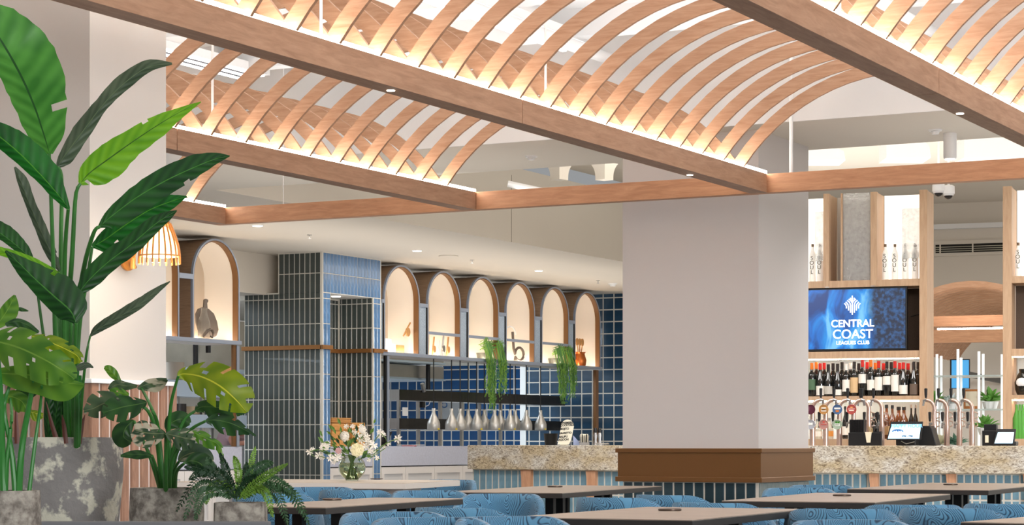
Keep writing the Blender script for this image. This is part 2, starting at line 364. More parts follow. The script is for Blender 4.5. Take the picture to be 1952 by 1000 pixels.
# ------------------------------------------------------------------ trellis: beams, ribs, led strips
BZ0, BZ1 = 2.928, 3.068; BW = .136; BN = [-10.69-.02, -8.284, -5.81, -3.352, -.9]; CU = 15.03
blab = ['oak ceiling beam furthest left, mostly hidden by leaves', 'oak ceiling beam ending left of the bronze banded pillar, second from left',
        'long oak ceiling beam crossing the middle of the view', 'near oak ceiling beam at top right, third of the long ones', 'oak ceiling beam out at the far right edge']
seams = [None, 338, 996, 1790, None]
for i, n in enumerate(BN):
    t = T('ceiling_beam', blab[i], 'beam', (n, CU, BZ0), TH)
    us = [4.0, CU-.004]
    if seams[i]: us = [4.0, hx(seams[i], n)[1], CU-.004]
    for k in range(len(us)-1):
        part(MB().box(n-BW, n, us[k]+.003, us[k+1]-.003, BZ0, BZ1), 'beam_segment', oak_u, t, bev=.0015)
    part(MB().box(n-.026, n-.002, 4, CU+.0, BZ1, BZ1+.022), 'led_strip', ledm, t, label='glowing white light strip along the top edge')
    part(MB().box(n-BW+.002, n-BW+.026, 4, CU+.0, BZ1, BZ1+.022), 'led_strip', ledm, t)
    for px, py in {2: [(745, 172), (1315, 333)], 3: [(1830, 216)]}.get(i, []):
        q = loc(PZ(px, py, BZ0)); part(MB().lathe([(.022, -.004), (.022, 0)], q.x, q.y, 16, BZ0), 'downlight', lampdisc, t, label='small recessed downlight')
ct = T('cross_beam', 'oak cross beam spanning the view in front of the pillar, at the end of the long beams', 'beam', (-5, CU, BZ0), TH)
xs = [BN[0]-BW, BN[1]-.0, 1.5]
for k in range(2): part(MB().box(xs[k]+.002, xs[k+1]-.002, CU, CU+.09, BZ0, BZ1), 'beam_segment', oak_x, ct, bev=.0015)
SP = .3885
def rib_mesh(n0, n1, flat=False):
    a = (n1-n0)/2; R0 = 1.0; pts_o = []; pts_i = []; K = 22; d = .088; rise = .59; h = a-.02
    b = MB()
    for k in range(K+1):
        # superelliptic-ish segment: circle of radius R through the springings
        R = (h*h+rise*rise)/(2*rise); th0 = math.asin(min(1, h/R)); th = -th0+2*th0*k/K
        cx, cz = R*math.sin(th), R*math.cos(th)-(R-rise)
        nx, nz = math.sin(th), math.cos(th)
        pts_i.append((cx, cz)); pts_o.append((cx+nx*d, cz+nz*d))
    vs = []
    for (p, q) in zip(pts_i, pts_o):
        for s in (-.011, .011): vs.append((p[0], s, p[1])); vs.append((q[0], s, q[1]))
    fs = []
    for k in range(K):
        o = 4*k; fs += [(o, o+4, o+5, o+1), (o+2, o+3, o+7, o+6), (o, o+2, o+6, o+4), (o+1, o+5, o+7, o+3)]
    fs += [(0, 1, 3, 2), (4*K, 4*K+2, 4*K+3, 4*K+1)]
    b.add(vs, fs); me = b.mesh('rib'); me.materials.append(oak_n); return me
vl = ['arched oak slat vault behind the leaves at far left', 'arched oak slat vault at left, beyond the long middle beam', 'large arched oak slat vault in the centre between the two nearest beams', 'arched oak slat vault at top right corner']
for i in range(4):
    n0, n1 = BN[i]-.02, BN[i+1]-BW+.02; me = rib_mesh(n0, n1); zb_ = BZ1+.001
    t = T('slat_vault', vl[i], 'ceiling feature', ((n0+n1)/2, CU, BZ1), TH)
    u = CU-.46
    while u > 5.5: inst(me, 'rib', t, ((n0+n1)/2, u, zb_)); u -= SP
# suspension rods
for px, n, u_, r, lb in ((612, BN[2], None, .008, 'white suspension rod at top left of centre'), (1040, BN[2], None, .0075, 'white suspension rod on the middle beam above its seam'),
        (405, BN[1], None, .009, 'white suspension rod behind the leaf tips'), (1508, None, CU+.06, .014, 'thick white suspension pole at the pillar'),
        (540, None, CU+.05, .004, 'thin suspension wire on the cross beam'), (1600+0, BN[3], None, .008, 'white suspension rod at top right')):
    if n is not None: a_, b_, _ = hx(px, n-BW/2)
    else: a_, b_, _ = hy(px, u_)
    solo(MB().tube([(a_, b_, BZ1+.002), (a_, b_, HC if b_ < U1 else CZ)], r, 8), 'suspension_rod', pure, lb, 'rod', (a_, b_, BZ1), TH)

# high ceiling services
def linear(px, py, z, L, lb):
    q = loc(PZ(px, py, z)); t = T('linear_light', lb, 'light', (q.x, q.y, z), TH)
    part(MB().box(q.x-.17, q.x+.17, q.y-L/2, q.y+L/2, z+.03, z+.10), 'housing', pure, t)
    for d in (-.12, 0, .12): part(MB().box(q.x+d-.018, q.x+d+.018, q.y-L/2+.03, q.y+L/2-.03, z+.018, z+.03), 'tube', emat('tube_glow', (255, 255, 255), 3), t)
    for d in (-.06, .06): part(MB().box(q.x+d-.02, q.x+d+.02, q.y-L/2+.03, q.y+L/2-.03, z+.024, z+.03), 'louvre', mat('louvre_grey', (110, 112, 124), .5), t)
linear(930, 38, 4.1, 3.0, 'triple tube ceiling light above the central slats')
linear(345, 118, 4.1, 2.0, 'triple tube ceiling light behind the left slats')
for k, (u_, w_) in enumerate(((7.2, .25), (9.0, .16), (10.4, .3), (12.0, .2), (13.4, .26), (14.6, .14))):
    solo(MB().box(-15, 6, u_, u_+w_, HC-.16-.05*(k % 2), HC), 'ceiling_joist', white, ['first', 'second', 'third', 'fourth', 'fifth', 'sixth'][k]+' white ceiling joist above the slats, counting from the camera', 'joist', (0, u_, HC), TH)
for k, (n_, z_) in enumerate(((-4.6, HC-.32), (-7.2, HC-.28), (-2.2, HC-.3))):
    solo(MB().tube([(n_, 5, z_), (n_, 15.4, z_)], .05, 12), 'white_duct', pure, 'white pipe running above the '+['central', 'left', 'right'][k]+' slat vault', 'pipe', (n_, 5, z_), TH, smooth=True)

# fittings on the soffits
def disc(px, py, z, r, m, name, lb, cat, ring=None, h=.012):
    q = loc(PZ(px, py, z)); t = T(name, lb, cat, (q.x, q.y, z), TH)
    part(MB().lathe([(r, -h), (r, 0)], q.x, q.y, 20, z), 'lens' if ring else 'cover', m, t)
    if ring: part(MB().lathe([(r+.012, -h*.6), (r+.014, 0)], q.x, q.y, 20, z), 'trim_ring', pure, t)
for px, py, s in ((491, 429, 'left, under the corner of the beams'), (795, 477, 'middle, above the first arches'), (1027, 515, 'right, nearest the pillar')):
    disc(px, py, CZ if px != 925 else HC+.25, .055, lampdisc, 'downlight', 'round kitchen soffit downlight, '+s, 'light', True)
disc(855, 487, CZ, .13, cream, 'ceiling_speaker', 'flat round cream speaker in the kitchen soffit', 'speaker')
for px, py, s in ((590, 447, 'left'), (900, 495, 'middle'), (1140, 534, 'right')):
    q = loc(PZ(px, py, CZ)); b = MB().lathe([(.03, -.006), (.03, 0)], q.x, q.y, 12, CZ).tube([(q.x, q.y, CZ), (q.x, q.y, CZ-.045)], .006, 6).lathe([(.02, -.05), (.02, -.045)], q.x, q.y, 10, CZ)
    solo(b, 'sprinkler', steel, 'small sprinkler head in the kitchen soffit, '+s+' one', 'sprinkler', (q.x, q.y, CZ), TH)
for px, py, s in ((1013, 297, 'left of the pillar'), (1783, 247, 'right of the pillar')):
    q = loc(PZ(px, py, CZ)); b = MB().lathe([(.05, -.012), (.055, 0)], q.x, q.y, 16, CZ).lathe([(.028, -.035), (.034, -.014)], q.x, q.y, 14, CZ)
    solo(b, 'smoke_detector', pure, 'white smoke detector on the soffit '+s, 'detector', (q.x, q.y, CZ), TH)
q = loc(PZ(1168, 540, CZ)); b = MB().lathe([(.07, -.014), (.075, 0)], q.x, q.y, 16, CZ).lathe([(.04, -.045), (.048, -.014)], q.x, q.y, 14, CZ)
solo(b, 'ceiling_sensor', pure, 'white round sensor on the kitchen soffit close to the pillar', 'sensor', (q.x, q.y, CZ), TH)
# hanging cylinder spotlight
q = loc(P(1811, 300, 17.1)); za, zb2 = zz(303, 17.1), zz(232, 17.1)
t = T('cylinder_speaker', 'white hanging cylinder above the cross beam at right', 'light', (q.x, q.y, za), TH)
part(MB().lathe([(.046, 0), (.052, .01), (.052, zb2-za-.08)], q.x, q.y, 24, za), 'body', pure, t, smooth=True)
part(MB().lathe([(.050, 0), (.050, .004)], q.x, q.y, 24, zb2-.082), 'seam_ring', black, t)
part(MB().lathe([(.052, 0), (.052, .078)], q.x, q.y, 24, zb2-.078), 'collar', pure, t, smooth=True)
part(MB().tube([(q.x, q.y, zb2), (q.x, q.y, HC+.25)], .01, 8), 'rod', pure, t)
part(MB().lathe([(.04, -.006), (.04, 0)], q.x, q.y, 20, za), 'lens', lampdisc, t)
# ------------------------------------------------------------------ kitchen tower
UT = 23.34; CT = NK; nTl = hy(466, UT)[0]; nTm = hy(530, UT)[0]; uTe = hx(727, NK)[1]; uA, uB = hx(630, NK)[1], hx(711, NK)[1]; ZL = 3.0; ND = .53
tw = T('tiled_tower', 'tiled kitchen tower, dark green vertical tiles at left, blue daylight tint put into those at right', 'tower', (CT, UT, 0), TH)
g = grout; e = .002
b = MB(); b.box(nTl, CT-ND-.02, UT+e, uTe-e, 0, ZL); b.box(nTm, CT-e, UT+e, uTe-e, ZL+.02, CZ); b.box(CT-ND-.02, CT-e, UT+e, uA, 0, ZL+.02); b.box(CT-ND-.02, CT-e, uB, uTe-e, 0, ZL+.02)
b.box(nTl, CT-ND, UT+e, uTe-e, ZL-.02, ZL+.02)
part(b, 'core', g, tw)
part(MB().box(CT-ND, CT-.004, uA, uB, ZL+.004, ZL+.02), 'niche_ceiling', white, tw)
rowz = zz(905, 27.7); rp = 48.2/FPX*27.7
tiles(tw, 'n', UT+e, nTl+.01, CT-.03, .5, ZL, .0805, rp, CT-.03, rowz, .011, tgreen, .006)
tiles(tw, 'n', UT+e, nTm+.01, CT-.03, ZL, CZ-.01, .0805, rp, CT-.03, rowz, .011, tgreen, .006)
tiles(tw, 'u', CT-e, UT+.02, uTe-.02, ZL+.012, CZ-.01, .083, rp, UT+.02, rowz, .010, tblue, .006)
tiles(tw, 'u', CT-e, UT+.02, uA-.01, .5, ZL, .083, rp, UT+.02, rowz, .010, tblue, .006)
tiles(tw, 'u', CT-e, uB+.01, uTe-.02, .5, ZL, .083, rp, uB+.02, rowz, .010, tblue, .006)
tiles(tw, 'n', uB, CT-ND+.01, CT-.01, 1.02, ZL, .0805, rp, CT-.01, rowz, .011, tgreen, .006)
tiles(tw, 'u', CT-ND-.02, uA, uB-.01, 1.02, ZL, .0805, rp, uA, rowz, .011, tgreen, .006, join=True)
sz = zz(665, 27.7); sh = .055
for bx in ((nTl-.03, CT-.02, UT-.03, UT), (CT, CT+.03, UT-.03, uA+.02), (CT-ND-.01, CT-ND+.02, uA, uB), (CT-ND, CT-.01, uB-.04, uB-.012), (CT, CT+.03, uB-.01, uTe+.12)):
    part(MB().box(*bx, sz, sz+sh), 'trim_rail', brz2, tw, bev=.003, label='bronze rail across the tiles')
part(MB().lathe([(.06, -.006), (.06, 0)], CT-.25, (uA+uB)/2, 16, ZL), 'downlight', lampdisc, tw)
# stone pass counter with cupboards
zp1, zp0 = 1.02, .752
def passc(u0, u1, lb, doors):
    t = T('pass_counter', lb, 'counter', (NK, u0, 0), TH)
    part(MB().box(NK-.7, NK-.004, u0, u1, zp0, zp1), 'stone_slab', stone, t, bev=.004)
    part(MB().box(NK-.7, NK-.05, u0, u1, 0, zp0-.012), 'carcass', cupb, t)
    for a, b_ in zip(doors[:-1], doors[1:]):
        d = part(MB().box(NK-.05, NK-.028, a+.004, b_-.004, .06, zp0-.018), 'door', mat('door_recess', (214, 214, 216), .5), t)
        w_ = .075; f = MB(); f.box(NK-.028, NK-.004, a+.004, a+w_, .06, zp0-.018); f.box(NK-.028, NK-.004, b_-w_, b_-.004, .06, zp0-.018)
        f.box(NK-.028, NK-.004, a+w_, b_-w_, zp0-.018-.09, zp0-.018); f.box(NK-.028, NK-.004, a+w_, b_-w_, .06, .15)
        part(f, 'door_frame', cupb, d)
    return t
ds = [uTe+.01]+[hx(p, NK)[1] for p in (773.5, 829, 882.5)]+[hx(930, NK)[1]]
passc(uTe+.005, hx(935, NK)[1], 'pale stone kitchen counter over white cupboards, right of the tiled tower', ds)
passc(uA+.002, uB-.002, 'pale stone counter ledge inside the tower niche', [uA, uB])
dl = [hx(p, NK)[1] for p in (250, 300, 352, 405, 462)]
passc(dl[0], dl[-1], 'pale stone kitchen counter left of the tower behind the fern', dl)
# crates in the niche
cr = wood('crate_wood', (226, 170, 104), (196, 134, 72), (9, 1, 9), 4)
def crate(u0, u1, z0, z1, lb):
    t = T('wooden_crate', lb, 'crate', (NK-.3, u0, z0), TH); k = 3; h = (z1-z0)/k
    for i in range(k):
        part(MB().box(NK-.10, NK-.085, u0, u1, z0+i*h+.006, z0+(i+1)*h-.004), 'slat', cr, t)
        part(MB().box(NK-.4, NK-.10, u0, u0+.015, z0+i*h+.006, z0+(i+1)*h-.004), 'slat', cr, t)
    part(MB().box(NK-.4, NK-.1, u0+.016, u1, z0, z1-.02), 'box_body', cr, t)
cY = 28.2
crate(hx(630, NK-.09)[1]+.03, hx(665, NK-.09)[1], zp1, zz(806, cY), 'wooden crate in the tower niche, under the flat one at left')
crate(hx(630, NK-.09)[1]+.03, hx(669, NK-.09)[1], zz(806, cY)+.004, zz(795, cY), 'flat wooden crate on top of the left crate in the tower niche')
crate(hx(671, NK-.09)[1], hx(695, NK-.09)[1], zp1, zz(804, cY), 'wooden crate at the right in the tower niche')

# ------------------------------------------------------------------ arches
barrel = wood('barrel_veneer', (158, 130, 104), (132, 106, 84), (1, 9, 9), 5)
inner = mat('arch_cream', (240, 234, 226), .7)
backp = mat('arch_back_panel', (204, 188, 168), .7, bump=.1, bscale=90)
hamm = mat('hammered_glass', (205, 222, 240), .18, trans=.35, bump=.9, bscale=90, var=.25, vscale=70)
ZS, ZT = 2.296, 3.498; HW = .474; RI = HW-.035; SPZ = ZT-HW; DEP = .5
def arc_pts(uc, r, z0, spz, k=18):
    return [(uc+r, z0)]+[(uc+r*math.cos(math.pi*i/k), spz+r*math.sin(math.pi*i/k)) for i in range(k+1)]+[(uc-r, z0)]
def arch(uc, lb, rail=False, grp='arched display niches over the kitchen pass'):
    t = T('arched_niche', lb, 'shelf niche', (NK, uc, ZS), TH, grp)
    def shell(r0, r1, n0, n1, m, name, label=None):
        A = arc_pts(uc, r1, ZS, SPZ); B = arc_pts(uc, r0, ZS, SPZ); N = len(A); b = MB()
        vs = [(n0, y, z) for y, z in A]+[(n0, y, z) for y, z in B]+[(n1, y, z) for y, z in A]+[(n1, y, z) for y, z in B]; fs = []
        for i in range(N-1): fs += [(i, i+1, N+i+1, N+i), (2*N+i, 3*N+i, 3*N+i+1, 2*N+i+1), (i, 2*N+i, 2*N+i+1, i+1), (N+i, N+i+1, 3*N+i+1, 3*N+i)]
        b.add(vs, fs); return part(b, name, m, t, smooth=True, label=label)
    shell(HW-.022, HW, NK-.02, NK+.012, alu, 'front_frame', 'blue grey metal edge of the arch')
    shell(HW-.034, HW-.022, NK-.07, NK+.006, mat('arch_bronze', (126, 88, 52), .5), 'frame_reveal', 'bronze inner reveal')
    shell(HW-.006, HW-.001, NK-DEP, NK-.02, barrel, 'barrel_outside')
    shell(HW-.016, HW-.010, NK-DEP, NK-.071, inner, 'barrel_lining', 'cream lining')
    b = MB(); b.prism(arc_pts(uc, HW-.005, ZS, SPZ), 0, NK-DEP-.012, NK-DEP); part(b, 'back_panel', backp, t)
    part(MB().box(NK-DEP+.01, NK-DEP+.03, uc-HW+.05, uc+HW-.05, ZS+.003, ZS+.016), 'led_strip', ledw, t, label='warm glowing strip at the back of the niche')
    part(MB().box(NK-.10, NK-.085, uc-HW+.05, uc+HW-.05, ZS+.003, ZS+.010), 'led_strip', ledw, t)
    if rail:
        part(MB().box(NK-.012, NK+.012, uc-HW+.02, uc+HW-.02, 2.585, 2.625), 'guard_rail', alu, t)
    return t
cs = [hx(p, NK)[1] for p in (765.5, 846, 921, 991.5, 1058, 1119.5)]
on = ['first', 'second', 'third', 'fourth', 'fifth', 'sixth']
for i, c in enumerate(cs): arch(c, on[i]+' arched niche right of the tiled tower, holding '+['a wooden spoon and cards', 'kitchen utensils', 'a trailing green plant', 'a looped dark ornament', 'a trailing green plant with longer strands', 'a copper jug of wooden utensils'][i], 1 <= i <= 4)
pit = (cs[5]-cs[0])/5
lc = hx(411.5, NK)[1]; lcs = [lc-1.21, lc]
arch(lcs[1], 'arched niche left of the tower with a pear shaped board', grp='arched display niches left of the tower'); arch(lcs[0], 'arched niche half hidden behind the wall lamp', grp='arched display niches left of the tower')
# joining pieces: shelf, glass panels between arches
def shelf(u0, u1, lb):
    t = T('niche_shelf', lb, 'shelf', (NK, u0, ZS), TH)
    part(MB().box(NK-DEP, NK+.012, u0, u1, ZS-.04, ZS), 'shelf_board', mat('shelf_under', (222, 214, 204), .5), t)
    part(MB().box(NK+.012, NK+.03, u0, u1, ZS-.045, ZS+.003), 'shelf_edge', alu, t, bev=.003, label='blue grey metal shelf edge')
    return t
shelf(uTe+.002, cs[5]+HW+.03, 'long shelf under the six arched niches above the kitchen pass'); shelf(lcs[0]-HW, lcs[1]+HW+.02, 'shelf under the arched niches left of the tower')
gaps = [(uTe, cs[0])]+list(zip(cs[:-1], cs[1:]))
zg = SPZ-.02
for i, (a, b_) in enumerate(gaps):
    lo = a+HW+.002 if i else a+.003; hi = b_-HW-.002
    if hi-lo < .03: continue
    t = T('glass_infill', 'hammered glass infill panel '+['between the tower and the first arch', 'between the first and second arches', 'between the second and third arches', 'between the third and fourth arches', 'between the fourth and fifth arches', 'between the fifth and sixth arches'][i], 'glass panel', (NK, lo, ZS), TH, 'glass infills between the arches')
    part(MB().box(NK-.012, NK-.004, lo+.004, hi-.004, ZS+.003, zg-.05), 'pane', hamm, t)
    part(MB().box(NK-.02, NK+.014, lo, hi, zg-.05, zg), 'top_bar', alu, t)
    part(MB().box(NK-.02, NK+.01, hi-.02, hi, ZS, zg-.05), 'side_bar', blackm, t)
lo, hi = lcs[0]+HW, lcs[1]-HW
t = T('niche_tie_bar', 'blue grey bar joining the two arches left of the tower', 'bar', (NK, lo, zg), TH)
part(MB().box(NK-.02, NK+.014, lo+.002, hi-.002, zg-.02, zg+.04), 'bar', alu, t)
# posts
def post(px, w_, lb, m1=bronze, zt_=ZS-.05):
    c, u_, Y_ = hx(px, NK); t = T('shelf_post', lb, 'post', (NK, u_, 0), TH)
    part(MB().box(NK-.03, NK+.0, u_-w_/2, u_+w_/2, zp1+.002, zt_), 'post_core', m1, t); part(MB().box(NK, NK+.012, u_+w_/2-.03, u_+w_/2+.02, zp1+.002, zt_), 'edge', alu, t)
post(737, .07, 'slim dark post with pale edge right of the tower', blackm); post(449, .09, 'slim bronze post with pale edge left of the tower')
cY6 = hx(1138.5, NK); solo(MB().box(NK-.05, NK, cY6[1]-.05, cY6[1]+.05, 1.0, ZS-.05), 'shelf_post', bronze, 'bronze post at the right end of the niche shelf', 'post', (NK, cY6[1], 0), TH)

# niche contents
NI = NK-.12
tan = mat('light_wood', (214, 160, 100), .6, var=.2, vscale=20); dkw = mat('dark_board', (112, 100, 90), .6, var=.15)
def disc_u(b, n, u, z, r, th, sc=1.0, k=20):   # disc facing +n
    pts = [(u+r*sc*math.cos(2*math.pi*i/k), z+r*math.sin(2*math.pi*i/k)) for i in range(k)]; b.prism(pts, 0, n-th/2, n+th/2)
Ya = 29.9; m_px = lambda p: hx(p, NI)[1]
t = T('serving_board', 'grey pear shaped serving board with a handle leaning in the left arch', 'board', (NI, m_px(402), ZS), TH)
Yl = hx(400, NI)[2]; u0 = m_px(402)
def pl(l): return [(m_px(x), zz(y, hx(x, NI)[2])) for x, y in l]
part(MB().prism(pl([(391, 643), (380, 633), (375, 615), (374, 598), (379, 588), (388, 585), (398, 588), (408, 597), (414, 612), (417, 628), (413, 640), (404, 645)]), 0, NI-.02, NI), 'blade', dkw, t, bev=.004)
part(MB().prism(pl([(389, 587), (390, 571), (393, 569), (397, 571), (397, 575), (395, 577), (396, 588)]), 0, NI-.02, NI), 'handle', dkw, t)
t = T('glass_bottle', 'small clear glass bottle beside the pear shaped board', 'bottle', (NI+.07, m_px(382), ZS), TH)
part(MB().lathe([(.07, 0), (.075, .02), (.075, .2), (.04, .3), (.035, .36), (.04, .37)], NI+.06, m_px(381), 16, ZS), 'body', mat('smoke_glass', (225, 222, 215), .05, trans=.9, ior=1.2), t, smooth=True)
solo(MB().tube([(NI+.13+.03*math.cos(a*.5), m_px(380)+.07*math.cos(a*.6), ZS+.07+.05*math.sin(a*.9)) for a in range(14)], .012, 6), 'coiled_ornament', dkw, 'dark coiled ornament in front of the glass bottle', 'ornament', (NI+.13, m_px(380), ZS), TH)
b = MB().add([(NI-.02, m_px(314), ZS), (NI-.02, m_px(322), ZS), (NI-.1, m_px(318), ZS+.34), (NI-.1, m_px(310), ZS+.3), (NI, m_px(314), ZS), (NI, m_px(322), ZS), (NI-.08, m_px(318), ZS+.34), (NI-.08, m_px(310), ZS+.3)], [(0, 1, 2, 3), (7, 6, 5, 4), (0, 4, 5, 1), (1, 5, 6, 2), (2, 6, 7, 3), (3, 7, 4, 0)])
solo(b, 'recipe_book', pure, 'white book leaning in the niche behind the wall lamp', 'book', (NI, m_px(316), ZS), TH)
t = T('wooden_spoon', 'round wooden spoon leaning in the first arch', 'spoon', (NI, m_px(776), ZS), TH)
b = MB(); disc_u(b, NI, m_px(777.5), zz(633, Ya), .06, .02, .9); part(b, 'bowl', tan, t)
part(MB().tube([(NI, m_px(769), zz(641, Ya)), (NI, m_px(782), zz(615, Ya))], .012, 6), 'handle', tan, t)
for k, (a, c, h_, mm, l) in enumerate(((736, 748, 27, pure, 'framed card'), (748, 756, 18, pure, 'white canister'), (757, 772, 16, tan, 'wooden box'))):
    solo(MB().box(NI-.04, NI-.01, m_px(a), m_px(c), ZS, ZS+h_/FPX*Ya), l.replace(' ', '_'), mm, l+' standing in the first arch', 'ornament', (NI, m_px(a), ZS), TH, bev=.004)
for k, (x, h_) in enumerate(((824, 36), (834, 30), (842, 42), (851, 38))):
    t = T('kitchen_utensil', on[k]+' hanging utensil in the second arch, from the left', 'utensil', (NI, m_px(x), ZS), TH, 'utensils in the second arch')
    h2 = h_/FPX*31; mm = [tan, pure, steel, tan][k]
    part(MB().tube([(NI, m_px(x), ZS+.002), (NI+.02, m_px(x)+.02, ZS+h2)], .012, 6), 'handle', mm, t); b = MB(); disc_u(b, NI+.02, m_px(x)+.02, ZS+h2*.35, .05, .02, .7); part(b, 'blade', mm, t)
solo(MB().tube([(NI, m_px(983)-.02, ZS+.02)]+[(NI, m_px(990)+.14*math.cos(a), ZS+.12+.1*math.sin(a)) for a in [3.6+i*.45 for i in range(14)]]+[(NI, m_px(979), ZS+.2), (NI, m_px(977), ZS+.45)], .02, 8), 'looped_ornament', dkw, 'dark looped ornament on the shelf of the fourth arch', 'ornament', (NI, m_px(985), ZS), TH, smooth=True)
solo(MB().tube([(NI-.1, m_px(984)+.17*math.cos(a), ZS+.42+.12*math.sin(a)) for a in [i*math.pi/12 for i in range(13)]]+[(NI-.1, m_px(984)-.17, ZS+.002)], .012, 6), 'white_hoop', pure, 'thin white hoop behind the looped ornament', 'ornament', (NI, m_px(985), ZS), TH)
t = T('copper_jug', 'copper jug on the shelf of the sixth arch', 'jug', (NI, m_px(1106), ZS), TH); cop = mat('copper', (196, 112, 56), .3, metal=.8)
uj = m_px(1105); part(MB().lathe([(.09, 0), (.1, .02), (.11, .1), (.09, .16), (.08, .2), (.1, .23)], NI, uj, 20, ZS, close=True), 'body', cop, t, smooth=True)
part(MB().tube([(NI, uj+.09, ZS+.05), (NI, uj+.17, ZS+.1), (NI, uj+.16, ZS+.19), (NI, uj+.09, ZS+.2)], .012, 6), 'handle', cop, t)
for k, x in enumerate((1100, 1105, 1110)):
    u_ = m_px(x); s = T('wooden_utensil', on[k]+' wooden utensil standing in the copper jug, from the left', 'utensil', (NI, u_, ZS+.2), TH, 'utensils in the copper jug')
    part(MB().tube([(NI, uj, ZS+.03), (NI, u_, ZS+.36)], .01, 6), 'handle', tan, s); b = MB(); disc_u(b, NI, u_, ZS+.39, .06, .015, .75); part(b, 'paddle', tan, s)

# trailing plants on the shelf
def trailing(px, span, ylo, seed, lb):
    r = random.Random(seed); t = T('trailing_plant', lb, 'plant', (NK, m_px(px), ZS), TH); uc = m_px(px)
    lg = mat('trailing_leaf', (120, 166, 66), .6, rnd=.2); lg2 = mat('trailing_leaf_dark', (84, 134, 70), .6)
    part(MB().lathe([(.08, 0), (.1, .1), (.09, .1)], NK-.15, uc, 14, ZS), 'pot', mat('grey_pot', (120, 120, 112), .8), t)
    for mm, nn, nm in ((lg, 26, 'strand_foliage'), (lg2, 22, 'strand_foliage')):
        b = MB()
        for i in range(nn):
            x = uc+(r.choice((-.5, .55))*span+r.gauss(0, .2)*span if r.random() < .8 else r.uniform(-span, span)); z0 = ZS+.14+r.uniform(0, .12); L = (ZS-ylo)*r.uniform(.3, 1)*(1 if x < uc else .72)
            p = [(NK-.15+r.uniform(0, .1), uc+(x-uc)*.5, z0), (NK+.02, x, z0+.03), (NK+.06+r.uniform(0, .05), x+r.uniform(-.03, .03), ZS-.02)]
            z = ZS-.02; xx = x
            while z > ZS-L: z -= .09; xx += r.uniform(-.025, .025); p.append((NK+.06+r.uniform(0, .04), xx, z))
            b.tube(p, .007, 3)
            for q in p[1:]:
                for _ in range(3):
                    a, h = r.uniform(-.035, .035), r.uniform(-.05, .03); c = (q[0]+r.uniform(0, .02), q[1]+a, q[2]+h)
                    b.add([(c[0], c[1]-.011, c[2]), (c[0]+.004, c[1], c[2]+.016), (c[0], c[1]+.011, c[2]), (c[0]-.004, c[1]+.002, c[2]-.022)], [(0, 3, 2, 1)])
        part(b, nm, mm, t, kind='stuff')
trailing(924, .33, ZS-.68, 3, 'green trailing plant hanging from the third arch'); trailing(1060, .33, ZS-.62, 5, 'green trailing plant hanging from the fifth arch')

# ------------------------------------------------------------------ kitchen equipment
NG = -15.9
def gantry(u0, u1, posts, lb, tiers, fas=dsteel, flab='dark reflecting front'):
    t = T('steel_gantry', lb, 'kitchen shelf', (NG, u0, 0), TH)
    for za, zb_ in tiers:
        part(MB().box(NG-.45, NG-.003, u0, u1, za, zb_), 'shelf', steel, t)
        part(MB().box(NG-.003, NG+.004, u0, u1, za, zb_), 'front_fascia', fas, t, label=flab)
    for u_ in posts:
        for n_ in (NG-.06, NG-.44): part(MB().box(n_, n_+.04, u_, u_+.05, zp1, tiers[-1][1]), 'upright', steel, t)
    return t
Yg = hx(761, NG)[2]; z1a, z1b, z2a, z2b = zz(762, Yg), zz(741.6, Yg), zz(817, Yg), zz(796.6, Yg)
ug = hx(761.5, NG)[1]
gantry(ug, UW-.3, [ug+.02]+[hx(p, NG)[1] for p in (842, 883, 957)], 'two tier stainless steel pass shelf right of the tower', [(z2a, z2b), (z1a, z1b)])
Yg2 = hx(400, NG)[2]
gantry(hx(250, NG)[1], hx(470, NG)[1], [hx(p, NG)[1] for p in (322, 388, 452)], 'two tier stainless steel pass shelf left of the tower', [(zz(815, Yg2), zz(790, Yg2)), (zz(757, Yg2), zz(726, Yg2))], mat('blue_lit_steel', (176, 196, 218), .35, metal=.4), 'pale steel front')
# extraction hoods
def hood(n0, n1, u0, u1, z0, z1, lb):
    t = T('extraction_hood', lb, 'hood', (n1, u0, z0), TH)
    part(MB().box(n0, n1, u0, u1, z0, z1), 'canopy', mat('hood_steel', (176, 172, 164), .35, metal=.7, var=.1), t, bev=.004)
    part(MB().box(n0, n1+.02, u0-.02, u1+.02, z0-.03, z0), 'lip', mat('bright_steel', (196, 214, 230), .3, metal=.6), t)
Yh = hx(380, -17.2)[2]
hood(-20, -17.2, hx(290, -17.2)[1], hx(520, -17.2)[1], zz(700, Yh), zz(640, Yh)+.25, 'long stainless hood seen below the left arches')
hood(-19, -16.7, hx(735, -16.7)[1]-1.0, hx(846, -16.7)[1], zz(720, hx(800, -16.7)[2]), zz(696, hx(800, -16.7)[2]), 'small grey hood seen below the first arches, lower')
hood(-19, -16.4, hx(735, -16.4)[1]-1.0, hx(846, -16.4)[1], zz(688, hx(800, -16.4)[2]), zz(676, hx(800, -16.4)[2]), 'upper stainless hood edge below the first arch')
for k, (px, n_, ya, yb) in enumerate(((373, -16.9, 655, 700), (397, -17.1, 655, 672), (816, -16.6, 692, 742))):
    c = hx(px, n_); solo(MB().tube([(n_, c[1], zz(yb, c[2])), (n_, c[1], zz(ya, c[2]))], .035, 10), 'black_flue', black, ['black pipe rising through the shelf left of the tower', 'short black pipe beside the left hood', 'black pipe in front of the blue tiles right of the tower'][k], 'pipe', (n_, c[1], 1), TH)
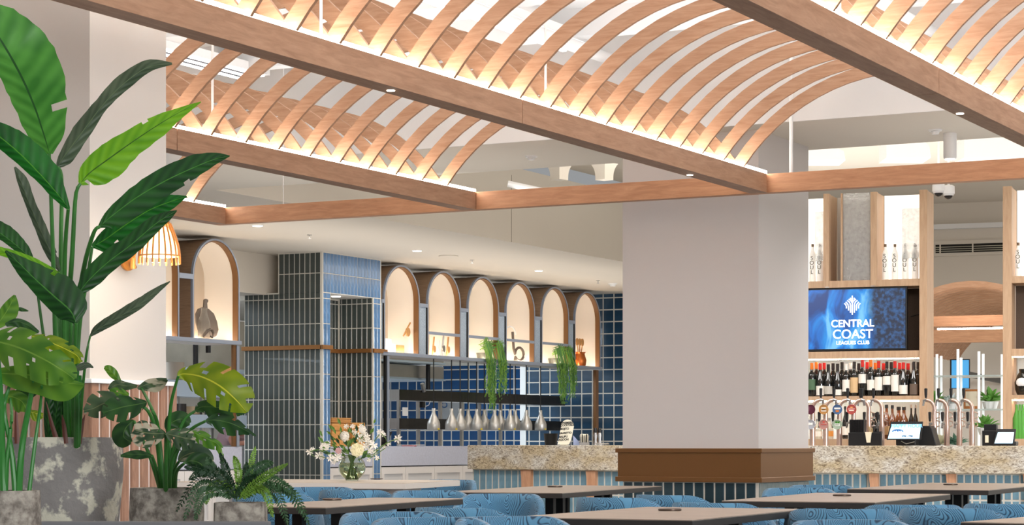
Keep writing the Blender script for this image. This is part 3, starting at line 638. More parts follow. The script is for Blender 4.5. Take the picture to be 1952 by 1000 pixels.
# things on the gantries
r = random.Random(4)
def pan(px, y0_, w_, h_, m, name, lb):
    c = hx(px, NG-.2); z0 = y0_; solo(MB().lathe([(w_*.85, 0), (w_, .01), (w_, h_), (w_*.9, h_), (w_*.85, .02)], c[0], c[1], 16, z0), name, m, lb, 'kitchenware', c[:2]+(z0,), TH, smooth=True)
pan(333, zz(726, Yg2)+.002, .12, .22, mat('grey_tub', (150, 140, 128), .6), 'metal_tub', 'grey tub on top of the left pass shelf')
pan(425, zz(726, Yg2)+.002, .13, .2, tan, 'cardboard_tub', 'tan tub on top of the left pass shelf')
pan(340, zz(790, Yg2)+.002, .1, .13, black, 'black_pan', 'black pan on the middle tier of the left pass shelf')
pan(365, zz(790, Yg2)+.002, .11, .1, mat('tan_tub', (180, 160, 130), .6), 'tan_bowl', 'tan bowl on the middle tier of the left pass shelf')
pan(404, zz(790, Yg2)+.002, .12, .14, black, 'black_pot', 'larger black pot on the middle tier of the left pass shelf')
pan(430, zz(790, Yg2)+.002, .1, .1, steel, 'steel_bowl', 'steel bowl on the middle tier of the left pass shelf')
c = hx(795, NG-.1)
t = T('barcode_scanner', 'small black and silver device clipped on the upper right pass shelf', 'device', (NG, c[1], z1b), TH)
part(MB().box(NG-.03, NG+.03, c[1]-.05, c[1]+.02, z1a-.1, z1a-.01), 'head', black, t, bev=.006); part(MB().tube([(NG+.02, c[1]-.06, z1b+.1), (NG+.02, c[1], z1b-.02)], .03, 8), 'grip', steel, t)
part(MB().tube([(NG+.03, c[1]+.03, z1a-.08), (NG+.03, c[1]+.12, z1a-.06), (NG+.03, c[1]+.16, z1a)], .006, 5), 'lead', pure, t)
c = hx(770, NG); solo(MB().box(NG+.01, NG+.03, c[1]-.07, c[1]+.07, zz(792, c[2]), zz(776, c[2])), 'white_dispenser', pure, 'small white dispenser between the pass shelves', 'dispenser', (NG, c[1], 1.4), TH, bev=.005)
c = hy(868, UWL-.05); t = T('wall_whiteboard', 'grey panel with a coiled blue lead behind the heat lamps', 'panel', (c[0], UWL-.03, 1.5), TH)
part(MB().box(hy(840, UWL)[0], hy(886, UWL)[0], UWL-.03, UWL-.01, zz(806, c[2]), zz(765, c[2])), 'board', mat('panel_grey', (150, 152, 154), .5), t)
part(MB().tube([(hy(849, UWL)[0]+.06*math.cos(a), UWL-.045, zz(771, c[2])+.05*math.sin(a)) for a in [i*.5 for i in range(14)]], .01, 5), 'lead', mat('lead_blue', (30, 80, 130), .4), t)
# low black monitor by the post
t = T('till_monitor', 'black monitor on the counter beside the dark post', 'monitor', (NK-.25, m_px(748), zp1), TH)
part(MB().prism(pl([(738, 822), (762, 823), (752, 845), (738, 838)]), 0, NK-.28, NK-.24), 'screen', black, t); part(MB().box(NK-.3, NK-.2, m_px(742), m_px(748), zp1, zp1+.06), 'stand', black, t)
q = hx(793, NK-.05); solo(MB().box(NK-.2, NK-.0, hx(790, NK)[1], hx(794, NK)[1], zp1, zp1+.01), 'red_docket', mat('red_card', (176, 36, 60), .6), 'small red card on the edge of the kitchen counter', 'card', (NK, q[1], zp1), TH)
solo(MB().box(NK-.3, NK-.05, hx(792, NK)[1], hx(815, NK)[1], zp1+.011, zp1+.02), 'menu_sheet', pure, 'white sheet lying on the kitchen counter', 'paper', (NK, q[1]+.1, zp1), TH)
# heat lamps
hl = mat('spun_aluminium', (200, 198, 194), .38, metal=.75, var=.08, vscale=9)
def lampmesh():
    b = MB().lathe([(.088, 0), (.093, .01), (.093, .09), (.085, .12), (.05, .19), (.03, .235), (.026, .26), (.026, .31), (.0, .312)], 0, 0, 20, 0); me = b.mesh('shade'); me.materials.append(hl)
    for p in me.polygons: p.use_smooth = True
    return me
lme = lampmesh()
for k, px in enumerate((826.6, 860.6, 877, 892.4, 908.6, 923.2, 942.6, 953.6, 972.4, 982.4, 1003, 1030.5)):
    rear = k in (3, 5, 7, 9); n_ = NK-.42 if rear else NK+.28 if k in (1, 4, 6, 8, 0) else NK+.1
    n_ = NK-.3 if rear else NK-.06
    c = hx(px, n_); z0 = zz(819.5, c[2]); s = c[2]/30.5
    t = T('heat_lamp', ('first', 'second', 'third', 'fourth', 'fifth', 'sixth', 'seventh', 'eighth', 'ninth', 'tenth', 'eleventh', 'twelfth')[k]+' from left of the silver bottle shaped heat lamps on black cords', 'lamp', (n_, c[1], z0), TH, 'heat lamps over the kitchen pass')
    o = inst(lme, 'shade', t, (n_, c[1], z0)); part(MB().tube([(n_, c[1], z0+.31), (n_, c[1], ZS-.045)], .008, 6), 'cord', blackm, t)
    part(MB().lathe([(.05, -.002), (.05, .01)], n_, c[1], 12, z0+.006), 'bulb', emat('bulb_glow', (255, 205, 130), 1.5), t)
    if k in (0, 1, 4, 6, 8, 11):
        part(MB().ball((n_+.06, c[1]-.0, z0+.02), .02, seg=8, rings=5).v and MB().box(n_+.055, n_+.098, c[1]-.035, c[1]-.0, z0+.008, z0+.026), 'yellow_sticker', mat('yellow', (236, 205, 30), .5), t)
# kitchen worker (only a blurred arm and shirt are seen)
def skin(name, pts, edges, radii, m, parent, sub=2):
    me = bpy.data.meshes.new(name); g_ = ORG[parent.name]; me.from_pydata([(p[0]-g_[0], p[1]-g_[1], p[2]-g_[2]) for p in pts], edges, []); o = link(name, me, parent)
    s = o.modifiers.new('s', 'SKIN'); 
    for i, rr in enumerate(radii): 
        me.skin_vertices[0].data[i].radius = (rr, rr) if not isinstance(rr, tuple) else rr
    me.skin_vertices[0].data[0].use_root = True
    o.modifiers.new('ss', 'SUBSURF').levels = sub; o.modifiers['ss'].render_levels = sub; me.materials.append(m)
    s.use_smooth_shade = True; return o
skinm = mat('skin', (205, 140, 115), .5); shirt = mat('pink_grey_shirt', (196, 160, 165), .8); trs = mat('dark_apron', (40, 42, 50), .8)
wc = hx(425, -17.6); bx, by = wc[0], wc[1]
solo(MB().box(bx+.22, bx+.75, by-1.4, by+.55, .98, 1.03), 'prep_bench', steel, 'steel prep bench under the hands of the kitchen worker', 'bench', (bx+.3, by, .98), TH)
solo(MB().box(bx+.3, bx+.7, by-1.35, by+.5, 0, .975), 'bench_cabinet', steel, 'steel cabinet below the prep bench behind the left counter', 'cabinet', (bx+.4, by, 0), TH)
pr = T('person', 'kitchen worker in a pale shirt leaning over the counter behind the left post', 'person', (bx, by, 0), TH)
pts = [(bx, by, .95), (bx+.08, by, 1.10), (bx+.24, by-.02, 1.20), (bx+.34, by-.03, 1.25), (bx+.44, by-.04, 1.29), (bx, by-.09, .88), (bx, by-.1, .5), (bx+.02, by-.1, .06), (bx, by+.09, .88), (bx, by+.1, .5), (bx+.02, by+.1, .06),
       (bx+.28, by-.21, 1.20), (bx+.42, by-.34, 1.03), (bx+.66, by-.36, 1.07), (bx+.28, by+.19, 1.20), (bx+.44, by+.28, 1.03), (bx+.66, by+.16, 1.07), (bx+.12, by-.07, .03), (bx+.12, by+.1, .03)]
ed = [(0, 1), (1, 2), (2, 3), (3, 4), (0, 5), (5, 6), (6, 7), (0, 8), (8, 9), (9, 10), (2, 11), (11, 12), (12, 13), (2, 14), (14, 15), (15, 16), (7, 17), (10, 18)]
skin('body', pts, ed, [.14, .14, .15, .06, .05, .1, .075, .05, .1, .075, .05, .065, .05, .035, .065, .05, .035, .04, .04], skinm, pr)
skin('shirt', [(bx, by, .9), (bx+.08, by, 1.10), (bx+.24, by-.02, 1.20), (bx+.31, by-.03, 1.23), (bx+.28, by-.22, 1.19), (bx+.36, by-.29, 1.09), (bx+.28, by+.2, 1.19), (bx+.37, by+.25, 1.10)], [(0, 1), (1, 2), (2, 3), (2, 4), (4, 5), (2, 6), (6, 7)], [.17, .17, .175, .09, .09, .075, .09, .075], shirt, pr)
part(MB().ball((bx+.53, by-.04, 1.33), .1, (.95, .8, 1.2), 16, 12), 'head', skinm, pr, smooth=True)
part(MB().ball((bx+.505, by-.04, 1.365), .108, (.95, .85, 1.1), 16, 12), 'hair', mat('hair', (50, 36, 28), .7), pr, smooth=True)
part(MB().ball((bx+.63, by-.04, 1.32), .018, (1, .8, 1.2), 8, 6), 'nose', skinm, pr, smooth=True)
for hx_, hy_ in ((bx+.66, by-.36), (bx+.66, by+.16)):
    b = MB().ball((hx_+.045, hy_-.01, 1.085), .045, (1.2, .85, .45), 10, 6)
    for k in range(4): b.tube([(hx_+.07, hy_-.04+.022*k, 1.085), (hx_+.11, hy_-.042+.023*k, 1.08), (hx_+.135-.006*abs(k-1), hy_-.042+.023*k, 1.06)], [.010, .009, .007], 6)
    b.tube([(hx_+.03, hy_+.03, 1.085), (hx_+.07, hy_+.06, 1.075), (hx_+.09, hy_+.055, 1.065)], [.012, .010, .008], 6)
    part(b, 'hand', skinm, pr, smooth=True)
skin('apron', [(bx+.01, by, .92), (bx+.01, by-.09, .8), (bx+.01, by-.1, .5), (bx+.02, by-.1, .12), (bx+.01, by+.09, .8), (bx+.01, by+.1, .5), (bx+.02, by+.1, .12)], [(0, 1), (1, 2), (2, 3), (0, 4), (4, 5), (5, 6)], [.165, .12, .1, .08, .12, .1, .08], trs, pr)
# ------------------------------------------------------------------ bar counter (two runs meeting behind the pillar)
za0, za1 = .794, 1.042
A = Vector((-.4685, 22.6)); B = Vector((1.042, 21.15)); 
q = (1560-976)/FPX; C2 = loc((q*19.5, 19.5, 0), TB); yb = C2.y
def run(name, p0, p1, lb, pitch, trims, zline, ang, kx=0):
    """counter run from p0 (left) to p1 (right), front facing the camera"""
    d = (p1-p0); L = d.length; a = math.atan2(d.y, d.x); o = loc((p0.x, p0.y, 0), a)
    t = T('bar_counter', lb, 'counter', (o.x, o.y, 0), a)
    X0, Y0 = o.x, o.y
    part(MB().box(X0, X0+L, Y0, Y0+.65, za0, za1), 'stone_top', gran, t, bev=.004)
    part(MB().box(X0+.02, X0+L, Y0+.06, Y0+.6, 0, za0-.001), 'front_body', grout, t)
    def sx(px): return hy(px, Y0+.05, a)[0]
    holes = [(sx(l), sx(r)) for l, r in trims]
    for l, r in holes:
        part(MB().prism([(l, 0), (r, 0), (r, za0-.002), (l-.02, za0-.002), (l-.008, za0-.1)], 1, Y0+.02, Y0+.059), 'timber_fin', wood('fin_wood', (216, 168, 134), (190, 138, 104), (9, 9, 1), 4), t)
    hz_ = zz(zline, hy(1100 if kx else 1750, Y0+.05, a)[2]); ph = .36
    cuts = [X0+.03]+[v for h in holes for v in h]+[X0+L]
    for i in range(0, len(cuts), 2):
        if cuts[i+1]-cuts[i] > .03: tiles(t, 'n', Y0+.06, cuts[i], cuts[i+1], .3, za0-.004, pitch, hz_ and za0-.004-hz_, cuts[i], hz_, .017, tbar, .005)
    return t
d = (B-A).normalized(); run('bar', A, A+d*3.3, 'granite topped bar counter left of the pillar, blue tiled front', .0925, [(998.5, 1015), (1123, 1138)], 942, 0, 1)
E0 = fw((C2.x-.35, yb, 0), TB); E1 = fw((C2.x+3.2, yb, 0), TB)
run('bar', Vector(E0[:2]), Vector(E1[:2]), 'granite topped bar counter right of the pillar, blue tiled front', .069, [(1661, 1675.6), (1808, 1823), (1955, 1970)], 952, 0, 0)

# items on the left run
def on_counter(px, dep=.2):
    """point on the top of the left run under pixel column px, dep behind its front edge"""
    a = math.atan2(d.y, d.x); o = loc((A.x, A.y, 0), a); h = hy(px, o.y+dep, a); return a, h
a_, h = on_counter(1078); rx = math.radians(12)
t = T('menu_sign', 'cream arch topped cocktail sign standing on the left bar counter', 'sign', (h[0], h[1], za1), 0)
Wp = fw((h[0], h[1], za1), a_); ORG[t.name] = (Wp.x, Wp.y, za1); t.location = (Wp.x, Wp.y, za1)
Ys = Wp.y; sc = Ys/FPX
def sp(px, py): return ((px-976)*sc, zz(py, Ys))
top = [(1062.5, 847), (1085, 847), (1090, 833), (1094, 812)]+[(1082+12*math.cos(i*math.pi/10), 811-12*math.sin(i*math.pi/10)) for i in range(0, 11)]+[(1066, 832)]
part(MB().prism([sp(*p) for p in top][::-1], 1, Ys-.006, Ys+.006), 'board', mat('sign_cream', (236, 230, 210), .6), t)
part(MB().box(sp(1070, 847)[0], sp(1082, 847)[0], Ys+.006, Ys+.1, za1+.001, za1+.02), 'foot', mat('sign_cream', (236, 230, 210), .6), t)
blk = mat('ink_black', (25, 24, 22), .7)
for s_, px, py, sz_ in (('PREMIERE', 1082, 805.5, 5.2), ('COCKTAILS', 1081.5, 810, 5.2), ('MOJITO', 1076, 817, 5.2), ('AMARETTO', 1077.5, 825, 5.0), ('MALIBU', 1073.5, 832, 5.4), ('LAGOON', 1073, 837.5, 5.4)):
    p = sp(px, py); text(s_, sz_*sc*1.05, 'lettering', blk, t, (p[0], Ys-.008, p[1]), (1, 0, 0.06), (.0, 0, 1), .001, bold=.0012, sx=.88)
def oc(px, dep): a_, h = on_counter(px, dep); return fw((h[0], h[1], za1), a_)
p = oc(1050, .3); r_ = 13/FPX*p.y
solo(MB().lathe([(r_*.86, 0), (r_*1.04, .118), (r_*1.08, .122), (r_*1.0, .122), (r_*.84, .01)], p.x, p.y, 20, za1), 'ice_bucket', black, 'black ice bucket beside the cocktail sign', 'bucket', (p.x, p.y, za1), smooth=True)
p = oc(1098, .35); solo(MB().prism([(p.x-.03, za1), (p.x+.06, za1), (p.x-.03, za1+.1)], 1, p.y-.1, p.y+.1), 'menu_wedge', mat('lilac_card', (150, 164, 200), .5), 'lilac wedge shaped stand right of the cocktail sign', 'stand', (p.x, p.y, za1))
p = oc(1114, .3); t = T('cutlery_caddy', 'cream box with dark handled tools on the left bar counter', 'caddy', (p.x, p.y, za1))
part(MB().box(p.x-.04, p.x+.04, p.y+.02, p.y+.06, za1+.03, za1+.115), 'back_box', mat('sign_cream', (236, 230, 210), .6), t, bev=.004)
part(MB().box(p.x-.05, p.x+.05, p.y-.04, p.y+.06, za1, za1+.03), 'tray', steel, t)
for k in range(5): part(MB().tube([(p.x-.035+.018*k, p.y, za1+.01), (p.x-.045+.022*k, p.y-.01, za1+.1+.012*(k % 2))], .006, 6), 'tool', [steel, black][k % 2], t)
p = oc(1139, .3)
for k, dx in enumerate((-.02, .022)):
    t = T('bottle_pourer', ['left', 'right'][k]+' chrome pourer with black handle at the end of the left bar', 'dispenser', (p.x+dx, p.y, za1))
    part(MB().lathe([(.024, 0), (.02, .02), (.014, .06), (.02, .1), (.012, .13)], p.x+dx, p.y, 12, za1), 'body', steel, t, smooth=True)
    part(MB().lathe([(.018, 0), (.02, .02), (.014, .045)], p.x+dx, p.y, 12, za1+.13), 'handle', black, t, smooth=True)
p = oc(1148, .2); solo(MB().tube([(p.x+.05*math.cos(i*.6)*(1+.1*i/6), p.y+.04*math.sin(i*.6), za1+.012+.004*(i % 3)) for i in range(22)], .006, 5), 'chain_coil', steel, 'coiled metal hose lying beside the chrome pourers', 'hose', (p.x, p.y, za1))

# ------------------------------------------------------------------ back bar
YB = 21.0; zf = lambda py: zz(py, 21.15)
def bx_(px, y=YB): return hy(px, y, TB)[0]
pale = oak_z; D = .42
bb = T('back_bar', 'pale oak back bar shelving unit with lit cabinets behind the taps', 'shelving', (bx_(1480), YB, 0), TB)
def bpart(*a, **k): return part(*a, bb, **k)
posts = [(1570, 1581), (1660, 1672), (1753, 1768), (1912, 1929)]
ztop = CZ+.1; zlin0, zlin1 = zf(547), zf(534)
for i, (l, r_) in enumerate(posts):
    part(MB().box(bx_(l), bx_(r_), YB-.02, YB+.05, 0 if i > 1 else zlin0+.01, zf(367)), 'post', pale, bb, bev=.003)
    part(MB().box(bx_(l)+.01, bx_(r_)-.01, YB+.05, YB+D, 0 if i > 1 else zlin0+.01, zf(367)), 'side_panel', pale, bb)
xL_ = bx_(1480); xM = bx_(1753); xR_ = bx_(1929); xE = bx_(2040)
for a, c in ((xL_, xM), (xR_, xE)):
    part(MB().box(a, c, YB-.01, YB+D, zlin0, zlin1), 'lintel', pale, bb)
    part(MB().box(a, c, YB-.01, YB+D, zf(682), zf(669)), 'shelf_lower_edge', pale, bb)
    part(MB().box(a, c, YB-.015, YB+D, zf(762), zf(754.5)), 'shelf', pale, bb)
    part(MB().box(a, c, YB-.015, YB+D, zf(848)-.1, zf(836)), 'base_shelf', pale, bb)
    part(MB().box(a, c, YB+.12, YB+.135, zf(684), zf(682.3)), 'led_strip', ledw, bb); part(MB().box(a, c, YB-.008, YB+.012, zf(677.5), zf(675.8)), 'led_strip', emat('led_warm_thin', (255, 236, 200), 3), bb)
    part(MB().box(a, c, YB+.12, YB+.135, zf(765), zf(763)), 'led_strip', ledw, bb)
    part(MB().box(a, c, YB+.30, YB+.32, zf(548), zf(669)), 'perforated_back', mat('brown_mesh', (96, 80, 68), .8, var=.35, vscale=160), bb)
    part(MB().box(a, c, YB+D, YB+D+.02, zf(669), 0), 'back_panel', mat('bar_back_pale', (206, 220, 226), .35), bb)
glow = emat('backlit_white', (255, 250, 240), 1.25)
for a, c in ((xL_, bx_(1570)), (bx_(1672), xM), (xR_, xE)):
    part(MB().box(a, c, YB+D-.03, YB+D-.01, zlin1, CZ), 'backlit_panel', glow, bb, label='glowing white cabinet back')
part(MB().box(bx_(1581), bx_(1660), YB+D-.03, YB+D-.01, zlin1, CZ), 'cabinet_back', mat('cab_grey', (228, 226, 222), .5), bb)
hg = mat('ripple_glass', (240, 242, 242), .12, trans=.8, bump=.8, bscale=45, var=.2, vscale=30)
for (l, r_) in ((1554, 1569), (1606, 1659), (1720, 1752)):
    part(MB().box(bx_(l, YB+.03), bx_(r_, YB+.03), YB+.02, YB+.03, zlin1+.003 if l == 1606 else zlin1+.2, zf(367 if l == 1606 else 400)), 'rippled_pane', hg, bb)
part(MB().box(bx_(1602.5), bx_(1606), YB+.0, YB+.03, zlin1, zf(367)), 'door_stile', pale, bb)
for px in (1577, 1664): part(MB().box(bx_(px)-.02, bx_(px)+.02, YB-.016, YB-.01, zlin0+.003, zlin0+.012), 'hinge', steel, bb)
# television
tx0, tx1, tz0, tz1 = bx_(1521, YB-.03), bx_(1727, YB-.03), zf(667.5), zf(547.5)
t = T('television', 'wall television showing a blue coast picture and the club name', 'television', (tx0, YB-.03, tz0), TB)
part(MB().box(tx0, tx1, YB+.02, YB+.07, tz0, tz1), 'casing', black, t, bev=.004)
def tvm():
    m = bpy.data.materials.new('screen_picture'); m.use_nodes = True; nt = m.node_tree; b = nt.nodes['Principled BSDF']; b.inputs['Roughness'].default_value = .3
    tc = nt.nodes.new('ShaderNodeTexCoord'); mp = nt.nodes.new('ShaderNodeMapping'); mp.inputs['Scale'].default_value = (3.2, 1, 1.6); nt.links.new(tc.outputs['Object'], mp.inputs[0])
    n = nt.nodes.new('ShaderNodeTexNoise'); n.inputs['Scale'].default_value = 1.7; n.inputs['Detail'].default_value = 11; n.inputs['Distortion'].default_value = 1.1; nt.links.new(mp.outputs[0], n.inputs['Vector'])
    sx = nt.nodes.new('ShaderNodeSeparateXYZ'); nt.links.new(tc.outputs['Object'], sx.inputs[0])
    r = nt.nodes.new('ShaderNodeValToRGB'); e = r.color_ramp.elements; e[0].position = .36; e[0].color = lin((0, 62, 130)); e[1].position = .68; e[1].color = lin((120, 200, 250))
    k = e.new(.46); k.color = lin((0, 108, 200)); k = e.new(.56); k.color = lin((16, 145, 228)); nt.links.new(n.outputs[0], r.inputs[0])
    r2 = nt.nodes.new('ShaderNodeMapRange'); r2.inputs[1].default_value = .74; r2.inputs[2].default_value = .82
    ad = nt.nodes.new('ShaderNodeMath'); ad.inputs[1].default_value = .12; ad.operation = 'MULTIPLY_ADD'; nt.links.new(n.outputs[0], ad.inputs[0]); nt.links.new(sx.outputs[0], ad.inputs[2]); nt.links.new(ad.outputs[0], r2.inputs[0])
    mx = nt.nodes.new('ShaderNodeMix'); mx.data_type = 'RGBA'; nt.links.new(r2.outputs[0], mx.inputs[0]); nt.links.new(r.outputs[0], mx.inputs[6])
    n2 = nt.nodes.new('ShaderNodeTexNoise'); n2.inputs['Scale'].default_value = 30; nt.links.new(tc.outputs['Object'], n2.inputs['Vector'])
    r3 = nt.nodes.new('ShaderNodeValToRGB'); r3.color_ramp.elements[0].position = .4; r3.color_ramp.elements[1].position = .7; r3.color_ramp.elements[0].color = lin((28, 42, 62)); r3.color_ramp.elements[1].color = lin((48, 96, 150)); nt.links.new(n2.outputs[0], r3.inputs[0]); nt.links.new(r3.outputs[0], mx.inputs[7])
    nt.links.new(mx.outputs[2], b.inputs['Emission Color']); b.inputs['Emission Strength'].default_value = 1.15; b.inputs['Base Color'].default_value = (.02, .02, .03, 1); return m
part(MB().box(tx0+.012, tx1-.014, YB+.014, YB+.02, tz0+.018, tz1-.016), 'screen', tvm(), t)
ink = emat('screen_white', (255, 255, 255), 1.0); yt = YB+.010; pxm = 21.1/FPX
def tpt(px, py): return (bx_(px, yt), yt, zz(py, hy(px, yt, TB)[2]))
for s_, px, py, sz_, bo in (('CENTRAL', 1625, 616.5, 19.5, .0022), ('COAST', 1625.5, 637, 24.5, .0012), ('LEAGUES CLUB', 1625.5, 653, 9.6, .0012)):
    text(s_, sz_*pxm, 'lettering', ink, t, tpt(px, py), (1, 0, 0), (0, 0, 1), .001, bold=bo, sx=.98)
lg = MB(); cx_, cy_ = 1625, 582.5
def strokes(pts, w_=.72):
    for (x0_, y0_), (x1_, y1_) in zip(pts[:-1], pts[1:]):
        a, c = Vector(tpt(x0_, y0_)), Vector(tpt(x1_, y1_)); lg.tube([a, c], w_*pxm, 5)
strokes([(1624.8, 563.2), (1624.8, 599.6)], 1.25)
for sg in (-1, 1):
    for st_ in (((3.8, 595.6), (3.8, 580.5), (4.5, 577.6), (6.2, 574.8), (9.6, 572.3)), ((7.6, 591.3), (7.6, 582.6), (8.3, 580.2), (9.6, 578.2), (12.5, 575.3)), ((11.6, 587.3), (11.6, 583), (12.3, 580.8), (15.2, 577.8)), ((0, 577.5), (1.6, 574.4), (3.4, 572.2), (6.8, 569.6)), ((3.5, 567.2), (3.5, 572))):
        strokes([(1624.8+sg*a, b_) for a, b_ in st_], 1.15)
part(lg, 'logo', ink, t)
c_ = MB().tube([(bx_(1727), YB+.28, zf(602)), (bx_(1742), YB+.28, zf(598)), (bx_(1751), YB+.28, zf(582))], .005, 5); part(c_, 'power_lead', black, t)

# bottles
def bottle_mesh(kind):
    b = MB()
    if kind == 'b': pr = [(.034, 0), (.037, .006), (.037, .19), (.034, .21), (.016, .24), (.014, .25), (.014, .31)]
    elif kind == 'g': pr = [(.036, 0), (.04, .006), (.04, .13), (.034, .17), (.02, .22), (.015, .26), (.014, .31)]
    else: pr = [(.04, 0), (.045, .006), (.045, .15), (.03, .18), (.015, .2), (.014, .26)]
    return b.lathe(pr, 0, 0, 16, 0)
bgl = mat('dark_bottle_glass', (22, 22, 20), .08, spec=.8, coat=.5); cpal = {'orange': (226, 120, 30), 'red': (206, 36, 28), 'dark': (40, 34, 30), 'white': (238, 236, 230)}
lpal = {'white': (244, 238, 228), 'green': (84, 112, 84), 'tan': (222, 186, 140), 'brown': (110, 92, 80), 'grey': (196, 190, 180)}
bmesh_c = {}
def wine(px, ytop, kind, cap, lab, l0, l1, lb, yb_=752.6, dep=.03, shelf=None, grp='wine bottles under the television', simple=False):
    x, y_ = hy(px, YB+dep, TB)[:2]; Yr = hy(px, YB+dep, TB)[2]; z0 = shelf; Hh = zz(ytop, Yr)-z0
    t = T('wine_bottle', lb, 'bottle', (x, y_, z0), TB, grp)
    me = bottle_mesh(kind).mesh('glass_body', (0, 0, 0)); 
    for v in me.vertices: v.co.z *= Hh/.315
    me.materials.append(bgl)
    for p_ in me.polygons: p_.use_smooth = True
    inst(me, 'glass_body', t, (x, y_, z0))
    cm = mat('cap_'+cap, cpal[cap], .4); ch = .062*Hh/.315
    part(MB().lathe([(.0165, 0), (.0165, ch), (.0, ch+.001)], x, y_, 12, z0+Hh-ch), 'cap', cm, t)
    if not simple:
        R_ = .0385 if kind == 'b' else .0415; s = Hh/.315
        part(MB().lathe([(R_, l0*s), (R_, l1*s)], x, y_, 20, z0, close=True), 'paper_label', mat('label_'+lab, lpal[lab], .7), t)
    return t
sh_w = zf(754.5)+.001
wl = [(1547.5, 691, 'b', 'orange', 'green', .06, .16), (1563.5, 692, 'g', 'red', 'white', .01, .10), (1579, 694, 'g', 'dark', 'grey', .02, .10), (1596.7, 693, 'g', 'dark', 'white', .01, .065),
      (1613, 693, 'b', 'white', 'white', .045, .16), (1628.5, 689, 'b', 'dark', 'tan', .03, .17), (1644, 685, 'b', 'red', 'white', .11, .19), (1660, 685, 'b', 'orange', 'white', .05, .14),
      (1675, 687.5, 'b', 'red', 'white', .05, .17), (1690.5, 688.6, 'b', 'dark', 'white', .1, .18), (1706, 688, 'b', 'red', 'white', .04, .19), (1722, 690.5, 'g', 'red', 'white', .015, .10), (1742, 688.6, 'g', 'dark', 'brown', .01, .11)]
ordn = ['first', 'second', 'third', 'fourth', 'fifth', 'sixth', 'seventh', 'eighth', 'ninth', 'tenth', 'eleventh', 'twelfth', 'thirteenth', 'fourteenth']
for i, (px, yt_, k_, c_, l_, a0, a1) in enumerate(wl):
    wine(px, yt_, k_, c_, l_, a0, a1, f'{c_} capped wine bottle with {l_} label, {ordn[i]} from left in the front row', shelf=sh_w)
for i, (px, c_) in enumerate(((1556, 'orange'), (1571, 'red'), (1588, 'dark'), (1605, 'dark'), (1621, 'white'), (1637, 'dark'), (1653, 'red'), (1668.5, 'orange'), (1684, 'red'), (1699, 'dark'), (1715, 'red'), (1731, 'red'), (1750, 'dark'))):
    wine(px, 690+(i % 3), 'b', c_, 'white', 0, 0, f'{c_} capped dark bottle, {ordn[i]} from left in the back row of wine bottles', dep=.14, shelf=sh_w, simple=True, grp='wine bottles in the back row')
# spirits on the lower shelf
amber = mat('amber_bottle', (112, 58, 20), .08, spec=.8, coat=.5); silverm = mat('foil_silver', (190, 186, 180), .3, metal=.8)
sh_b = zf(836)+.001
def spirit(px, ytop, w_, m, cap, lb, lab=None, dep=.05, short=False, capm=None):
    x, y_, Yr = hy(px, YB+dep, TB); Hh = zz(ytop, Yr)-sh_b; t = T('spirit_bottle', lb, 'bottle', (x, y_, sh_b), TB)
    pr = [(w_*.95, 0), (w_, .01), (w_, Hh*.45), (w_*.8, Hh*.6), (w_*.33, Hh*.75), (w_*.3, Hh*.93)]
    part(MB().lathe(pr, x, y_, 16, sh_b), 'glass_body', m, t, smooth=True)
    part(MB().lathe([(w_*.38, 0), (w_*.38, Hh*.1), (w_*.3, Hh*.105)], x, y_, 12, sh_b+Hh*.9), 'stopper', capm or cap, t)
    if lab: part(MB().lathe([(w_*1.03, Hh*.12), (w_*1.03, Hh*.38)], x, y_, 18, sh_b, close=True), 'paper_label', lab, t)
lw, lt, lo_ = mat('label_white', lpal['white'], .7), mat('label_tan', lpal['tan'], .7), mat('label_orange', (224, 150, 70), .7)
clr = mat('pale_bottle', (226, 220, 200), .1, trans=.3, coat=.4)
sl = [(1559, 798, .045, clr, steel, 'clear bottle with white label behind the left beer taps', lw), (1581, 796, .04, clr, steel, 'clear bottle with orange label behind the left beer taps', lo_), (1611, 774, .03, bgl, black, 'dark slim bottle with pale label behind the third tap', lw),
      (1690, 771, .045, amber, black, 'amber square shouldered bottle with tan label, behind the till screen', lt), (1701, 772, .04, amber, black, 'second amber bottle with a black stopper right of the tan labelled one', lt),
      (1713, 775, .055, amber, black, 'round cognac bottle with yellow neck behind the till screen', None), (1723, 775, .05, amber, black, 'round amber bottle right of the cognac bottle', None), (1737, 771, .028, bgl, black, 'slim black bottle with silver neck, left of two', None), (1745, 771, .028, bgl, black, 'slim black bottle with silver neck, right of two', None),
      (1667, 787, .06, bgl, black, 'squat black bottle behind the napkin caddy', None), (1677, 790, .03, bgl, black, 'narrow black bottle beside the squat black one', None)]
for i, (px, yt_, w_, m_, c_, lb, lab) in enumerate(sl): spirit(px, yt_, w_, m_, c_, lb, lab, dep=.06+.1*(i % 2) if i > 2 else .1, capm=silverm if 'silver' in lb else None)
